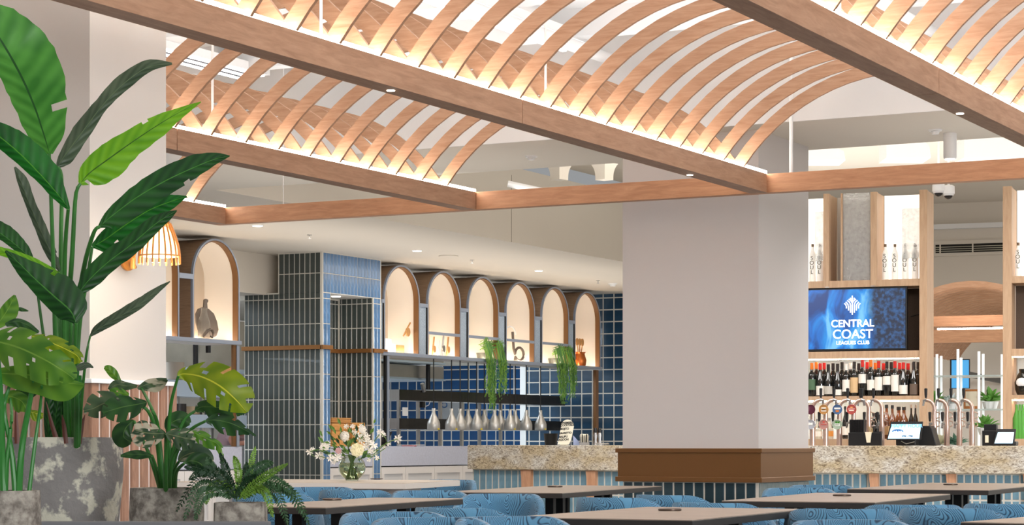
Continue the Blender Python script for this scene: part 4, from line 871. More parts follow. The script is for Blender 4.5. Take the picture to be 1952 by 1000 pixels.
# SOUL bottles in the lit cabinets
soulm = mat('frosted_white_bottle', (246, 242, 234), .4, emis=.25); soult = mat('soul_text', (70, 66, 60), .6)  # weak bottle emission stands in for cabinet light shining through
for i, px in enumerate((1549, 1563, 1687.5, 1706, 1725.5, 1744.5, 1941)):
    x, y_, Yr = hy(px, YB+.12, TB); z0 = zlin1+.002; t = T('soul_bottle', f'white SOUL bottle in the lit upper cabinets, {ordn[i]} from left', 'bottle', (x, y_, z0), TB, 'white bottles in the lit cabinets')
    hh = zz(461 if px < 1900 else 458, Yr)-z0
    part(MB().lathe([(.03, 0), (.033, .01), (.033, hh*.62), (.03, hh*.7), (.013, hh*.82), (.012, hh*.93)], x, y_, 16, z0), 'body', soulm, t, smooth=True)
    part(MB().lathe([(.014, 0), (.014, .03)], x, y_, 10, z0+hh-.05), 'stopper', mat('brown_cap', (130, 110, 90), .5), t)
    for k, ch in enumerate('SOUL'): text(ch, .056, 'letter', soult, t, (x, y_-.036, z0+.235-.046*k), (1, 0, 0), (0, 0, 1), .001)

# beer taps
copper = mat('brushed_copper', (214, 186, 172), .3, metal=.85)
def badge(t, x, y_, z, r_, col, ring, txt):
    b = MB(); b.prism([(x+r_*math.cos(i*math.pi/12), z+r_*math.sin(i*math.pi/12)) for i in range(24)], 1, y_-.012, y_); part(b, 'badge', mat('badge_%d_%d_%d' % col, col, .4), t)
    b = MB().lathe([(r_, 0), (r_*1.05, .004), (r_, .008)], 0, 0, 24, 0, close=True); b.v = [(x+p[0], y_-.012-p[2], z+p[1]) for p in b.v]; part(b, 'badge_rim', mat('rim_%d_%d_%d' % ring, ring, .4), t)
    for k, (dx, dz, hw, hh, c_) in enumerate(txt):
        m_ = r_/9; part(MB().box(x+(dx-hw)*m_, x+(dx+hw)*m_, y_-.0145, y_-.0122, z+(dz-hh)*m_, z+(dz+hh)*m_), 'badge_mark', mat('mark_%d_%d_%d' % c_, c_, .5), t)
    return (x, y_-.013, z)
YT = yb+.28
def tap(px, s, lb, bd1=None, bd2=None, y_=YT, sc_=1.0):
    x, _, Yr = hy(px, y_, TB); f = lambda py: zz(py, Yr); t = T('beer_tap', lb, 'beer tap', (x, y_, za1), TB, 'beer taps on the bar')
    m_ = Yr/FPX
    part(MB().lathe([(.026, 0), (.026, f(812)-za1), (.022, f(806)-za1), (.02, f(783)-za1)], x, y_, 16, za1), 'column', copper, t, smooth=True)
    part(MB().tube([(x, y_, f(784)), (x, y_, f(775)), (x+s*3*m_, y_, f(768)), (x+s*8*m_, y_, f(763.5)), (x+s*15*m_, y_, f(762))], [.02, .019, .018, .018, .018], 12), 'swan_neck', copper, t, smooth=True)
    part(MB().tube([(x+s*15*m_, y_, f(762)), (x+s*20*m_, y_, f(763)), (x+s*21*m_, y_, f(773))], [.02, .014, .01], 10), 'spout', steel, t, smooth=True)
    part(MB().lathe([(.009, 0), (.013, .03), (.015, .085), (.008, .09)], x+s*16*m_, y_, 12, f(758)), 'handle', black, t, smooth=True)
    part(MB().tube([(x, y_, f(805)), (x-s*6*m_, y_-.01, f(805)), (x-s*12*m_, y_-.01, f(806)), (x-s*13*m_, y_-.01, f(815))] if s > 0 else [(x, y_, f(807)), (x+s*8*m_, y_-.01, f(807)), (x+s*9*m_, y_-.01, f(816))], [.015, .014, .013, .009][:4 if s > 0 else 3], 10), 'lower_spout', steel, t, smooth=True)
    hx2 = x-s*12*m_ if s > 0 else x+s*8*m_
    part(MB().lathe([(.009, 0), (.013, .03), (.015, .085), (.008, .09)], hx2, y_-.01, 12, f(803)), 'handle', black, t, smooth=True)
    if s < 0:
        for zz_ in (790, 806): part(MB().tube([(x+.02, y_, f(zz_-5)), (x+.05, y_, f(zz_-3)), (x+.05, y_, f(zz_+5)), (x+.02, y_, f(zz_+7))], .006, 6), 'side_loop', copper, t)
    if bd1: 
        badge(t, x-2*m_, y_-.03, f(780), 9*m_, *bd1)
    if bd2:
        badge(t, x-2*m_, y_-.03, f(808.5), 9*m_, *bd2)
tap(1549, 1, 'beer tap at the pillar edge with half hidden white and blue badges', ((236, 232, 230), (120, 60, 80), [(-3, 1, 1.5, 4, (120, 70, 90))]), ((50, 110, 170), (230, 230, 235), [(0, 1, 4, 2, (240, 236, 228))]))
tap(1574, 1, 'beer tap with orange badge above a pale pink badge', ((222, 112, 30), (240, 190, 120), [(0, 2.6, 4.5, 1, (240, 236, 228)), (0, -2.8, 5, .9, (240, 236, 228)), (0, 0, 3, 1.6, (120, 84, 40))]), ((240, 218, 210), (230, 180, 170), [(0, 4.5, 1.8, 1.5, (200, 70, 60)), (0, 0, 5.5, .8, (190, 80, 70)), (0, -2.6, 4, .6, (170, 130, 130))]))
tap(1600, 1, 'beer tap with blue badge above a green badge', ((40, 84, 150), (110, 150, 200), [(0, 2, 6, 1.4, (240, 236, 228)), (0, -3, 3.2, 1.8, (210, 120, 50))]), ((78, 160, 60), (220, 235, 215), [(-2, 4, 1.8, 1.8, (60, 130, 40)), (2.4, 4, 1.8, 1.8, (60, 130, 40)), (0, -.6, 5, 2.2, (238, 240, 232)), (0, -.6, 4, .6, (60, 90, 60))]))
tap(1627, 1, 'beer tap with red badge above the black napkin boxes', ((206, 34, 40), (235, 120, 110), [(0, 4, 2, 1, (250, 190, 110)), (0, 1, 6.5, .5, (250, 220, 210)), (0, -2, 4.6, 1, (250, 236, 220))]))
for i, px in enumerate((1656, 1681)): tap(px, -1, ['left', 'right'][i]+' one of two copper taps before the spirit bottles, spout to the left', y_=YT+.25)
for i, px in enumerate((1781, 1805, 1829, 1853)): tap(px, -1, ordn[i]+' of four badgeless taps in the opening at right, counted from left', y_=YT+.35)
# till screen, napkin boxes
def till(px0, px1, y0p, y1p, lb, txts=True, dep=.12):
    y_ = yb+dep; m_ = hy(px0, y_, TB)[2]/FPX; x0_, x1_ = hy(px0, y_, TB)[0], hy(px1, y_, TB)[0]; f = lambda py: zz(py, hy(px0, y_, TB)[2])
    t = T('till_screen', lb, 'screen', ((x0_+x1_)/2, y_, za1), TB); zt_, zb_ = f(y0p), f(y1p); lean = .05; sk = .03
    def quad(i, yo, th): 
        a = (x0_+i, y_+yo, zb_+i); b_ = (x1_-i-.01, y_+yo, zb_+i); c = (x1_-i, y_+lean+yo, zt_-i); d_ = (x0_+sk+i, y_+lean+yo, zt_-i)
        v = [a, b_, c, d_]+[(p[0], p[1]+th, p[2]) for p in (a, b_, c, d_)]; return MB().add(v, [(0, 1, 2, 3), (7, 6, 5, 4), (0, 4, 5, 1), (1, 5, 6, 2), (2, 6, 7, 3), (3, 7, 4, 0)])
    part(quad(0, 0, .03), 'case', black, t); part(quad(.012, -.003, .002), 'display', emat('display_blue', (196, 228, 244), .95), t)
    part(MB().box((x0_+x1_)/2-.08, (x0_+x1_)/2+.1, y_+.03, y_+.2, za1, zb_+.03), 'stand', black, t, bev=.01)
    part(MB().tube([((x0_+x1_)/2-.03, y_+.02, zb_-.01), ((x0_+x1_)/2+.02, y_-.0, zb_-.035), ((x0_+x1_)/2+.09, y_+.02, zb_-.015)], .004, 5), 'cable', steel, t)
    if txts:
        xm = (x0_+x1_)/2; zd = Vector((0, lean, zt_-zb_)).normalized(); zm = (zt_+zb_)/2; hh = zt_-zb_
        def tt(s_, fx, fz, sz_, m__): text(s_, sz_, 'screen_text', m__, t, (x0_+(x1_-x0_)*fx+.012, y_+lean*fz-.006, zb_+hh*fz), (1, 0, 0), tuple(zd), .0005, bold=.0008)
        tt('HAPPY HOUR', .52, .76, .046, emat('txt_pale', (110, 180, 220), .7)); tt('$4.50', .27, .46, .034, emat('txt_white', (255, 255, 255), 1)); tt('5PM - 7PM', .55, .2, .022, emat('txt_navy', (20, 60, 110), .6))
        b = MB(); b.prism([(x0_+(x1_-x0_)*.27+.012+.052*math.cos(i*.3927), zb_+hh*.46+.021*math.sin(i*.3927)) for i in range(16)], 1, y_+lean*.46-.0045, y_+lean*.46-.003); part(b, 'price_oval', emat('oval_blue', (20, 90, 160), .7), t)
    return t, x0_, x1_, y_
till(1690, 1757, 803, 838, 'till screen advertising a happy hour price on the bar counter')
y_ = yb+.35; f = lambda py, px=1770: zz(py, hy(px, y_, TB)[2]); xx = lambda px: hy(px, y_, TB)[0]
solo(MB().prism([(xx(1745), za1), (xx(1785), za1), (xx(1776), f(816)), (xx(1772), f(811)), (xx(1752), f(811))], 1, y_, y_+.25), 'till_printer', black, 'black wedge shaped till body right of the happy hour screen', 'till', (xx(1745), y_, za1), TB, bev=.006)
def caddy(px0, lb, s=1.0, both=True):
    y_ = yb+.15; xx = lambda px: hy(px, y_, TB)[0]; f = lambda py: zz(py, hy(px0, y_, TB)[2]); t = T('napkin_caddy', lb, 'caddy', (xx(px0), y_, za1), TB)
    if both:
        part(MB().box(xx(px0), xx(px0+28), y_+.05, y_+.16, za1, f(799)), 'tall_box', black, t, bev=.004)
        for k in range(9): part(MB().box(xx(px0+1.2+3*k), xx(px0+2.4+3*k), y_+.044, y_+.05, f(822), f(800)), 'rib', blackm, t)
    w_ = 63 if both else 30
    part(MB().box(xx(px0), xx(px0+w_), y_, y_+.045, za1, f(824)), 'front_tray', black, t, bev=.004)
    part(MB().prism([(xx(px0+w_*.56), f(843)), (xx(px0+w_*.67), f(843)), (xx(px0+w_*.71), f(823)), (xx(px0+w_*.51), f(823))], 1, y_-.006, y_-.001), 'napkin', mat('napkin_cream', (236, 222, 196), .8), t)
    part(MB().box(xx(px0+w_*.72), xx(px0+w_*.97), y_+.046, y_+.1, za1, f(822)), 'side_tray', black, t)
    for k in range(4): part(MB().tube([(xx(px0+w_*.6+2*k), y_+.07, f(824)), (xx(px0+w_*.55+2.6*k), y_+.07, f(812+k))], .004, 5), 'stirrer', mat('straw_wood', (190, 160, 110), .6), t)
caddy(1617, 'black ridged napkin box with straws beside the till screen'); 
y_ = yb+.15; q_ = lambda px: hy(px, y_, TB)[0]; f = lambda py: zz(py, hy(1885, y_, TB)[2])
t = T('napkin_caddy', 'black napkin caddy in the opening at right beside the small till', 'caddy', (q_(1873), y_, za1), TB)
part(MB().box(q_(1872), q_(1900), y_, y_+.05, za1, f(820)), 'front_tray', black, t, bev=.004); part(MB().box(q_(1874), q_(1898), y_+.052, y_+.15, za1, f(808)), 'tall_box', black, t, bev=.004)
part(MB().box(q_(1878), q_(1884.5), y_-.006, y_-.001, f(843), f(829)), 'napkin', mat('napkin_cream', (236, 222, 196), .8), t)
till(1893, 1935, 817, 847, 'small pale till screen at the right edge of the opening', False, .1)
# right bay items
x_, y2, Yr = hy(1949, YB+.1, TB); f = lambda py: zz(py, Yr)
t = T('dark_vase', 'dark vase with a white oval at the right edge of the picture', 'vase', (x_, y2, sh_w), TB)
part(MB().lathe([(.05, 0), (.07, .05), (.075, .12), (.05, .19), (.03, .22), (.035, .25)], x_, y2, 16, sh_w, close=True), 'body', bgl, t, smooth=True); part(MB().ball((x_, y2-.06, sh_w+.12), .055, (1, .35, .8)), 'white_oval', pure, t)
for k, px in enumerate((1938, 1944, 1950)):
    x_, y2, Yr = hy(px, YB+.1, TB); solo(MB().lathe([(.034, 0), (.037, .01), (.037, .2), (.014, .27), (.013, .33)], x_, y2, 14, sh_b), 'green_bottle', mat('green_glass', (110, 200, 90), .1, trans=.3, coat=.4), ordn[k]+' pale green bottle on the lower shelf at the right edge', 'bottle', (x_, y2, sh_b), TB, smooth=True)

# ------------------------------------------------------------------ room seen through the opening
YW = 32.0; W_ = lambda px: hy(px, YW, TB)[0]; Zw = lambda py: zz(py, hy(1840, YW, TB)[2])
struct(MB().box(W_(1735), W_(2000), YW, YW+.2, 0, 5), 'wall_far_bar', cream, TB)
solo(MB().box(W_(1766), W_(1925), YW-.12, YW-.001, Zw(436), Zw(427)), 'wall_cornice', white, 'white cornice ledge above the air grille', 'cornice', (W_(1766), YW, 3), TB)
t = T('air_grille', 'long black slotted air grille on the far wall beyond the bar opening', 'grille', (W_(1783), YW-.03, Zw(482)), TB)
part(MB().box(W_(1780), W_(1945), YW-.03, YW-.002, Zw(487), Zw(458)), 'frame', cream, t)
part(MB().box(W_(1784), W_(1940), YW-.034, YW-.03, Zw(481), Zw(465)), 'dark_slot', mat('slot_dark', (40, 38, 34), .9), t)
for k in range(3): part(MB().box(W_(1784), W_(1940), YW-.042, YW-.034, Zw(478-4*k)-.004, Zw(478-4*k)+.006), 'blade', mat('blade_grey', (180, 176, 160), .6), t)
for px in (1793, 1855): part(MB().box(W_(px)-.01, W_(px)+.01, YW-.044, YW-.034, Zw(481), Zw(465)), 'mullion', cream, t)
# second vault
YV = 25.2; V_ = lambda px, y=YV: hy(px, y, TB)[0]; Zv = lambda py: zz(py, hy(1840, YV, TB)[2])
t = T('far_slat_vault', 'curved oak slat canopy seen through the bar opening', 'ceiling feature', (V_(1840), YV, Zv(600)), TB)
for k in range(24):
    y = YV+.0+.26*k; c = V_(1850, YV); R_ = 1.3; ang0 = math.radians(18); b = MB(); K = 16; po = []; pi_ = []
    for i in range(K+1):
        a = math.radians(28)+math.radians(124)*i/K; po.append((c+R_*math.cos(a), Zv(535)-R_+R_*math.sin(a))); pi_.append((c+(R_-.07)*math.cos(a), Zv(535)-R_+(R_-.07)*math.sin(a)))
    for i in range(K): b.prism([po[i], po[i+1], pi_[i+1], pi_[i]], 1, y, y+.03)
    part(b, 'rib', oak_n, t)
for k, (ya, yb_, dd, lb) in enumerate(((622, 602, 0, 'near oak beam under the far slat canopy'), (656, 632, -.4, 'lower oak beam under the far slat canopy'))):
    t2 = T('far_beam', lb, 'beam', (V_(1760), YV-.1+dd, Zv(ya)), TB); part(MB().box(V_(1760, YV+dd), V_(1925, YV+dd), YV-.1+dd, YV+.0+dd, Zv(ya), Zv(yb_)), 'beam_segment', oak_x, t2)
    if k == 1: part(MB().box(V_(1800), V_(1925), YV-.1+dd, YV-.06+dd, Zv(yb_)+.002, Zv(yb_)+.02), 'led_strip', ledm, t2)
# small television, rods, shelves, plants, picture
YQ = 27.5; Q_ = lambda px: hy(px, YQ, TB)[0]; Zq = lambda py: zz(py, hy(1830, YQ, TB)[2])
t = T('small_television', 'small blue screen television on the far wall beyond the white rods', 'television', (Q_(1812), YQ, Zq(740)), TB)
part(MB().box(Q_(1811), Q_(1848), YQ, YQ+.06, Zq(740), Zq(684)), 'casing', black, t); part(MB().box(Q_(1814), Q_(1847), YQ-.004, YQ, Zq(739), Zq(686)), 'screen', emat('tv_blue', (70, 150, 205), .8), t)
part(MB().box(Q_(1825), Q_(1835), YQ+.06, YW, Zq(715), Zq(705)), 'wall_arm', black, t)
YR_ = 23.0; R2 = lambda px, y=YR_: hy(px, y, TB)[0]; Zr = lambda py: zz(py, hy(1830, YR_, TB)[2])
t = T('rod_shelving', 'white rod shelving with glass shelves seen through the opening', 'shelving', (R2(1830), YR_, 0), TB)
for k, (px, ytop) in enumerate(((1786, 674), (1794, 675), (1826, 665), (1832, 679), (1866, 670), (1874, 672), (1910, 676))):
    yy = YR_+(.0 if k % 2 == 0 else .35); part(MB().tube([(R2(px, yy), yy, .98), (R2(px, yy), yy, Zr(ytop))], .014, 8), 'rod', emat('rod_white_glow', (240, 244, 244), .55), t)  # weak emission put into the rods to whiten them; they are no lamps
for zp in (717, 781): part(MB().box(R2(1770), R2(1914), YR_-.05, YR_+.42, Zr(zp+1), Zr(zp-2)), 'glass_shelf', mat('shelf_glass', (222, 232, 230), .1, trans=.4), t)
zsh = Zr(779)+.002
t = T('picture_frame', 'orange wooden frame standing on the glass shelf in the opening', 'picture frame', (R2(1845), YR_+.15, zsh), TB)
part(MB().box(R2(1833), R2(1863), YR_+.14, YR_+.17, zsh, Zr(741)), 'frame', mat('orange_wood', (190, 120, 64), .5), t, bev=.004); part(MB().box(R2(1837), R2(1859), YR_+.134, YR_+.14, zsh+.03, Zr(745)), 'print', mat('print_cream', (238, 224, 200), .7), t)
def bush(px, y_, z0, rad, n, m1, lb, seed, name='leafy_plant', flat=.8):
    r = random.Random(seed); x = hy(px, y_, TB)[0]; t = T(name, lb, 'plant', (x, y_, z0), TB)
    part(MB().lathe([(rad*.3, 0), (rad*.4, rad*.35), (rad*.36, rad*.35)], x, y_, 12, z0), 'pot', pure, t)
    b = MB()
    for i in range(n):
        a = r.uniform(0, 6.28); el = r.uniform(.1, 1.4); R_ = rad*r.uniform(.45, 1); c = Vector((x, y_, z0+rad*.35)); dr = Vector((math.cos(a)*math.cos(el), math.sin(a)*math.cos(el), math.sin(el)*flat)); e_ = c+dr*R_
        s = dr.cross(Vector((0, 0, 1))).normalized()*rad*.13; m = c+dr*R_*.6+Vector((0, 0, rad*.08)); b.add([tuple(c), tuple(m+s), tuple(e_), tuple(m-s)], [(0, 1, 2, 3)])
    part(b, 'foliage', m1, t); return t
lf = mat('fresh_leaf', (120, 180, 84), .5, rnd=.1)
bush(1782, YR_+.15, zsh, .2, 60, lf, 'green pot plant at the left of the glass shelf in the opening', 1)
bush(1888, YR_+.15, zsh, .22, 60, lf, 'green pot plant at the right of the glass shelf in the opening', 2)
bush(1812, YR_+.15, zsh, .16, 50, mat('white_flowers', (226, 236, 236), .6), 'white and pale blue flowers between the taps in the opening', 3, 'white_flowers')
bush(1878, YR_-.2, 1.15, .2, 50, lf, 'low green plant behind the rods near the black caddy', 4)
bush(1790, YR_-.2, .98, .18, 60, mat('cream_flowers', (232, 228, 200), .6), 'cream flowers low behind the first badgeless taps', 5, 'cream_flowers')
bush(1822, YR_-.2, .98, .18, 60, mat('teal_leaves', (110, 150, 130), .6), 'teal green foliage low behind the badgeless taps', 6)
solo(MB().box(R2(1768), R2(1912), YR_-.4, YR_+.4, 0, .978), 'side_cabinet', cream, 'low cream cabinet behind the opening carrying the flowers', 'cabinet', (R2(1768), YR_, 0), TB)
# dome cameras and coffer details
for px, py, s in ((1789, 368, 'left'), (1808, 373, 'right')):
    Yc = 20.6; c = P(px, py, Yc); t = T('dome_camera', s+' one of two dome cameras hanging above the bar opening', 'camera', (c.x, c.y, c.z))
    part(MB().lathe([(.045, 0), (.06, .02), (.058, .09), (.04, .1)], c.x, c.y, 20, c.z), 'housing', pure, t, smooth=True); part(MB().ball((c.x, c.y, c.z+.005), .043, (1, 1, .9), 16, 10), 'dome', mat('dome_black', (30, 28, 28), .1, coat=.6), t, smooth=True)
    part(MB().tube([(c.x, c.y, c.z+.1), (c.x, c.y, HC+.25)], .012, 8), 'stem', pure, t)
Yk = 24
for px, lb in ((1066, 'left'), (1152, 'right')):
    c = P(px, 343, Yk); b = MB(); zt_ = zz(312, Yk); prf = [(.10*(1+.55*(i/8)**3), (zt_-c.z)*i/8) for i in range(9)]
    b.lathe(prf, c.x, c.y, 4, c.z); solo(b, 'flared_vent', cream, lb+' flared white outlet in the recess left of the pillar', 'vent', (c.x, c.y, c.z))
c = P(968, 350, 22.5); e2 = P(1070, 372, 22.5)
solo(MB().tube([tuple(c), tuple(e2)], .035, 10), 'ceiling_pipe', white, 'white pipe in the recess above the cross beam', 'pipe', tuple(c), smooth=True)
for k, (pa, pb, ya, yb_, Yx) in enumerate(((1541, 1612, 305, 283, 24.5), (1690, 1775, 300, 268, 24.0), (1838, 1960, 300, 262, 23.6))):
    a, b_ = P(pa, ya, Yx), P(pb, yb_, Yx); solo(MB().prism([(a.x, a.z), (b_.x, a.z), (b_.x-.02, (a.z+b_.z)/2+.04), (b_.x-.08, b_.z), (a.x, b_.z)], 1, Yx, Yx+.5), 'lit_cove', white, ['first', 'second', 'third'][k]+' curved white cove right of the pillar above the cross beam, from the left', 'cove', tuple(a))
# ------------------------------------------------------------------ tables and tub chairs
ttop = wood('table_top', (176, 160, 146), (146, 130, 116), (1.5, 9, 9), 3, .35)
edgeb = mat('table_edge', (48, 44, 42), .5)
def table(pl_, pn, pr_, z, lb, top_m=ttop, edge_m=edgeb, th=.035, puck=None, legs=True, ext=0):
    """pixel corners: left, near, right; fourth completes the rectangle"""
    a, n, r_ = [PZ(p[0], p[1], z) for p in (pl_, pn, pr_)]
    X = (r_-n); X.z = 0; Lx = X.length; ang = math.atan2(X.y, X.x)-math.pi/2; dy = X.normalized(); dx = Vector((-dy.y, dy.x, 0)); Wd = abs((a-n).dot(dx))+ext
    a_ = ang; o = loc((n.x, n.y, 0), a_)      # local y along the right edge, local x = -dx
    t = T('dining_table', lb, 'table', (o.x-Wd/2, o.y+Lx/2, 0), a_)
    x0, x1, y0, y1 = o.x-Wd, o.x, o.y, o.y+Lx
    part(MB().box(x0+.002, x1-.002, y0+.002, y1-.002, z-.004, z), 'tabletop', top_m, t)
    part(MB().box(x0, x1, y0, y1, z-th, z-.0045), 'table_edge', edge_m, t, bev=.002)
    if legs:
        xm = (x0+x1)/2
        for ym in (y0+Lx*.27, y1-Lx*.27):
            for dx_ in (-.16, .16):
                for dy_ in (-.1, .1): part(MB().box(xm+dx_-.028, xm+dx_+.028, ym+dy_-.028, ym+dy_+.028, .03, z-th), 'leg', blackm, t)
            part(MB().box(xm-.28, xm+.28, ym-.26, ym+.26, 0, .03), 'foot_plate', blackm, t, bev=.004)
    if puck:
        q = PZ(puck[0], puck[1], z); q = loc(q, a_)
        s = solo(MB().lathe([(.052, 0), (.055, .003), (.055, .008), (.05, .011)], q.x, q.y, 24, z+.0005), 'power_puck', mat('puck_bronze', (92, 76, 66), .35, metal=.6), 'bronze disc on the '+lb, 'disc', (q.x, q.y, z), a_, smooth=True)
    return t, (x0, x1, y0, y1), a_
z7 = .75
TA = table((470, 962), (621, 966.5), (883, 949.3), z7, 'black edged table at left beside the fern', puck=(633, 953))
TBt = table((845, 936.6), (1072, 938.9), (1262, 925.6), z7, 'black edged table left of the bronze banded pillar', puck=(1058, 928))
TC = table((989.5, 983.7), (1320, 990.5), (1540, 969.3), z7, 'black edged table at the bottom centre, nearest', puck=(1277, 973))
TD = table((1385, 952.8), (1668, 956.8), (1812, 940.8), z7, 'black edged table right of the pillar', puck=(1605, 945))
TE = table((1639, 929.2), (1884.3, 933.4), (2010, 921.3), z7, 'black edged table at right, furthest back', puck=(1812, 924))
TF = table((1838, 993.5), (2100, 1000), (2260, 985), z7, 'table corner at the bottom right, pale top')
wt, wb, wa_ = table((340, 917), (774, 920.2), (877, 914.6), .765, 'long white table with a vase of flowers in front of the tower', top_m=wood('white_oak_top', (226, 212, 196), (206, 190, 172), (1.5, 9, 9), 3, .4), edge_m=mat('white_edge_band', (222, 214, 206), .5), th=.046, legs=False)
x0, x1, y0, y1 = wb
part(MB().box(x1-.78, x1-.18, y0+.45, y1-.45, 0, .718), 'pedestal', mat('grey_pedestal', (190, 184, 182), .6), wt)
part(MB().box(x0+.3, x0+.9, y0+.45, y1-.45, 0, .718), 'pedestal', mat('grey_pedestal', (190, 184, 182), .6), wt)
c = PZ(702, 914, .765); cl = loc(c, wa_)
solo(MB().lathe([(.05, 0), (.055, .006), (.05, .008)], cl.x, cl.y+.2, 20, .7655), 'power_puck', mat('puck_bronze', (92, 76, 66), .35), 'round bronze disc on the long white table', 'disc', (cl.x, cl.y+.2, .765), wa_)

def fabric():
    m = mat('wavy_blue_fabric', (92, 146, 180), .85); nt = m.node_tree; b = nt.nodes['Principled BSDF']
    b.inputs['Sheen Weight'].default_value = .3
    tc = nt.nodes.new('ShaderNodeTexCoord'); n = nt.nodes.new('ShaderNodeTexNoise'); n.inputs['Scale'].default_value = 5; n.inputs['Detail'].default_value = 1.2; n.inputs['Roughness'].default_value = .4; n.inputs['Distortion'].default_value = .5
    nt.links.new(tc.outputs['Object'], n.inputs['Vector'])
    mu = nt.nodes.new('ShaderNodeMath'); mu.operation = 'MULTIPLY'; mu.inputs[1].default_value = 300; nt.links.new(n.outputs[0], mu.inputs[0])
    si = nt.nodes.new('ShaderNodeMath'); si.operation = 'SINE'; nt.links.new(mu.outputs[0], si.inputs[0])
    r = nt.nodes.new('ShaderNodeValToRGB'); e = r.color_ramp.elements; e[0].position = .0; e[1].position = .42; e[0].color = lin((26, 58, 84)); e[1].color = lin((84, 138, 172))
    mr = nt.nodes.new('ShaderNodeMapRange'); mr.inputs[1].default_value = -1; nt.links.new(si.outputs[0], mr.inputs[0]); nt.links.new(mr.outputs[0], r.inputs[0]); nt.links.new(r.outputs[0], b.inputs['Base Color'])
    bp = nt.nodes.new('ShaderNodeBump'); bp.inputs['Strength'].default_value = .35; bp.inputs['Distance'].default_value = .004; nt.links.new(mr.outputs[0], bp.inputs['Height']); nt.links.new(bp.outputs[0], b.inputs['Normal']); return m
fab = fabric(); brass = mat('brass_leg', (176, 136, 84), .3, metal=.8)
def chair_meshes():
    K = 36; vs = []; fs = []; prof = 12; th = .055
    for k in range(K+1):
        t_ = -1+2*k/K; ph = math.radians(128)*t_; q_a = max(0, (abs(t_)-.30)/.70); rim = .59+.18*(1-q_a*q_a*(3-2*q_a))
        c, s = math.sin(ph), math.cos(ph); ro = .285+.02*abs(s); taper = max(0, (abs(t_)-.9)/.1)
        sec = []
        for j in range(prof):      # rounded closed section: outside up, over the rim, inside down
            a = j/(prof-1)
            if a < .4: h = a/.4; sec.append((ro-.05*(1-h)**1.4, .33+(rim-.03-.33)*h))
            elif a <= .6: g_ = (a-.4)/.2*math.pi; sec.append((ro-th/2+th/2*math.cos(g_), rim-.03+.03*math.sin(g_)))
            else: h = 1-(a-.6)/.4; sec.append((ro-th-.04*(1-h), .40+(rim-.03-.40)*h))
        for r_, z_ in sec: vs.append((r_*c, r_*s, z_ if taper == 0 else z_-.03*taper**2*(z_ > .5)))
    for k in range(K):
        for j in range(prof): l = (j+1) % prof; fs.append((k*prof+j, k*prof+l, (k+1)*prof+l, (k+1)*prof+j))
    fs.append(tuple(range(prof))); fs.append(tuple(K*prof+j for j in range(prof-1, -1, -1)))
    sh = MB().add(vs, fs).mesh('back_shell'); sh.materials.append(fab)
    st = MB().lathe([(.0, .36), (.20, .36), (.23, .38), (.235, .44), (.22, .47), (.0, .48)], 0, -.02, 28, 0).mesh('seat'); st.materials.append(fab)
    lgs = []
    for a in (45, 135, 225, 315):
        a = math.radians(a); l = MB().tube([(.20*math.cos(a), .20*math.sin(a), .37), (.27*math.cos(a), .27*math.sin(a), .0)], [.014, .009], 8).mesh('leg'); l.materials.append(brass); lgs.append(l)
    for m_ in [sh, st]+lgs:
        for p in m_.polygons: p.use_smooth = True
    return sh, st, lgs
csh, cst, cleg = chair_meshes()
def chair(px, ytop, back_px_deg, lb, zt=.80, Y=None):
    """px: image column of the chair centre; ytop: row of the top of the back; facing: degrees, 0 = back away from camera"""
    Yc = Y or (CH-zt)*FPX/(ytop-HZ); x, y = (px-976)/FPX*Yc, Yc
    t = T('tub_chair', lb, 'chair', (x, y, 0), math.radians(back_px_deg), 'blue wave patterned tub chairs')
    # origin expressed in rotated frame
    t.location = (x, y, 0); ORG[t.name] = (0, 0, 0)
    a = inst(csh, 'back_shell', t, (0, 0, 0)); inst(cst, 'seat', t, (0, 0, 0))
    for l in cleg: inst(l, 'leg', t, (0, 0, 0))
    return t
# (px centre, y of rim top, rotation of the back, label)
CHS = [(612, 927, 10, 'blue tub chair behind the table by the fern, in front of the long white table', .77, None),
       (842, 912, -20, 'blue tub chair at the right end of the long white table', .77, 17.6),
       (828, 936, 15, 'blue tub chair between the white table and the left black edged table', .77, 13.6),
       (948, 946, -8, 'blue tub chair right of the table by the fern, farther one', .77, 12.7),
       (905, 962, 150, 'blue tub chair right of the table by the fern, nearer one', .77, None),
       (832, 986, 12, 'nearest blue tub chair at the bottom edge, left of centre', .77, None),
       (770, 979, 20, 'blue tub chair at the bottom edge under the left table', .77, 9.3),
       (998, 984, 20, 'blue tub chair at the left corner of the nearest table', .77, None),
       (1195, 943.5, 150, 'blue tub chair at the left foot of the pillar, behind the nearest table', .77, None),
       (1305, 939, 140, 'blue tub chair in front of the pillar tiles', .77, None),
       (1385, 952, 150, 'blue tub chair between the pillar and the nearest table', .77, 11.2),
       (1532, 934, 5, 'blue tub chair at the right corner of the pillar', .77, 14.4),
       (1575, 927, 5, 'blue tub chair behind the left end of the furthest right table', .77, 15.4),
       (1606, 962, 170, 'blue tub chair under the table right of the pillar, left side', .77, 10.2),
       (1735, 964, 175, 'blue tub chair under the table right of the pillar, right side', .77, 10.9),
       (1640, 991, 5, 'blue tub chair at the bottom edge right of the nearest table', .77, None),
       (1828, 960, 150, 'blue tub chair at lower right before the furthest table', .77, 10.3),
       (1942, 955, 150, 'blue tub chair at the lower right corner of the picture', .77, 11.0),
       (530, 968, 170, 'blue tub chair under the left end of the table by the fern', .77, 13.4),
       (690, 965, 165, 'blue tub chair seen between the legs of the table by the fern', .77, 14.2)]
for px, yt_, rz, lb, zt, Y_ in CHS: chair(px, yt_, rz, lb, zt, Y_)

